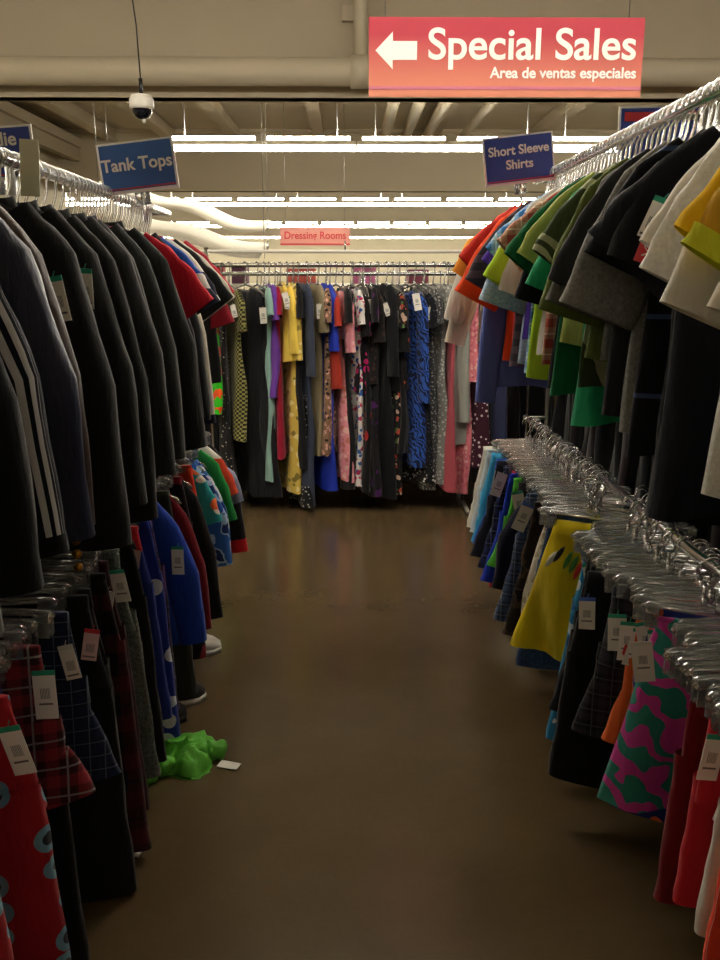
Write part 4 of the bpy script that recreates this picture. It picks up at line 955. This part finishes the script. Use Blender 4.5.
for (p, q, sd) in (((.05, -.03, .025), (.14, .01, .022), 1.0), ((-.02, -.08, .02), (-.09, -.15, .018), 2.0)):
    m = MB(); mid = tuple((a+b)/2 + c for a, b, c in zip(p, q, (.0, .0, .018)))
    cloth_tube(m, [p, mid, q], [(.035, .024), (.03, .026), (.034, .018)], sd, wr=.3, close=True); m.build('sleeve', fabric(('satin', '#5FB43A')), gt)
m = MB(); m.box((0, 0, .002), (.07, .04, .0015)); m.build('price_tag', TAG, gt, (.165, -.05, .004), (0, 0, R(-18)), smooth=False)
o = MB(); o.box((0, 0, 0), (.05, .035, .002)); o = o.build('loose_tag', TAG, None, (-.60, 2.13, .006), (0, 0, R(-10)), smooth=False); tag(o, 'loose white price tag lying on the floor under black trousers', 'tag')

def shoe(loc, rz, up, sole, label, lace):
    L = .22; n = 18; st = []
    for i in range(9):
        t = i/8; x = -L/2 + L*t
        w = .036 + .012*math.sin(t*PI) + (.006 if t > .6 else 0); w *= (1 - .55*max(0, t-.88)/.12) * (1 - .25*max(0, .08-t)/.08)
        hgt = prof([(0, .085), (.12, .095), (.35, .09), (.55, .065), (.85, .042), (1, .02)], t); st.append((x, w, hgt))
    e = empty('sneaker', loc, (0, 0, rz)); tag(e, label, 'shoe', 'shoes under the left rack')
    m = MB(); vs = []; fs = []
    for x, w, h in st:
        for k in range(n):
            a = 2*PI*k/n; vs.append((x, w*math.copysign(abs(math.cos(a))**.8, math.cos(a)), .022 + h*max(0, math.sin(a))**.8 if math.sin(a) > 0 else .02))
    for i in range(8):
        for k in range(n): fs.append((i*n+k, i*n+(k+1) % n, (i+1)*n+(k+1) % n, (i+1)*n+k))
    fs += [tuple(range(n)), tuple(8*n+k for k in range(n))]; m.add(vs, fs); m.build('upper', up, e)
    m = MB(); vs = []; 
    for x, w, h in st:
        for (yy, z) in ((-1, 0), (1, 0), (1.06, .024), (-1.06, .024)): vs.append((x*1.03, yy*(w+.002), z))
    m.add(vs, [(i*4+j, i*4+(j+1) % 4, (i+1)*4+(j+1) % 4, (i+1)*4+j) for i in range(8) for j in range(4)] + [(0, 1, 2, 3), (32, 35, 34, 33)]); m.build('sole', sole, e)
    m = MB()
    for t in (-.01, .012, .034, .056): m.tube([(t, -.022, .075-(t+.01)*.35), (t+.004, 0, .093-(t+.01)*.42), (t, .022, .075-(t+.01)*.35)], .0035, 6)
    m.build('laces', lace, e)
wht = plain('shoe_white', '#C8C4BC', .6); blk = plain('shoe_black', '#101012', .5)
shoe((-.655, 3.02, 0), R(20), blk, wht, 'black sneaker with white sole under the blue hoodie', wht)
shoe((-.70, 2.88, 0), R(5), blk, blk, 'all-black sneaker beside the white-soled one', blk)
shoe((-.66, 3.46, 0), R(12), wht, wht, 'pale sneaker farther back under the red tops', wht)

# ------------------------------------------------------------------ world, camera, view
w = bpy.data.worlds.new('world'); S.world = w; w.use_nodes = True
w.node_tree.nodes['Background'].inputs[0].default_value = (.9, .85, .75, 1); w.node_tree.nodes['Background'].inputs[1].default_value = .05
cam = bpy.data.cameras.new('camera'); co = bpy.data.objects.new('camera', cam); C.objects.link(co)
cam.sensor_fit = 'VERTICAL'; cam.sensor_height = 36; cam.lens = 36*880/960; cam.clip_start = .02; cam.clip_end = 200
co.location = (0, 0, 1.55); co.rotation_euler = (R(90-13.1), 0, R(-.65)); S.camera = co
S.view_settings.view_transform = 'Standard'; S.view_settings.look = 'None'; S.view_settings.gamma = 1; S.view_settings.use_curve_mapping = False
S.view_settings.exposure = 1.6
S.cycles.use_denoising = True
S.cycles.max_bounces = 8; S.cycles.transparent_max_bounces = 8; S.cycles.transmission_bounces = 6
S.cycles.sample_clamp_indirect = 4
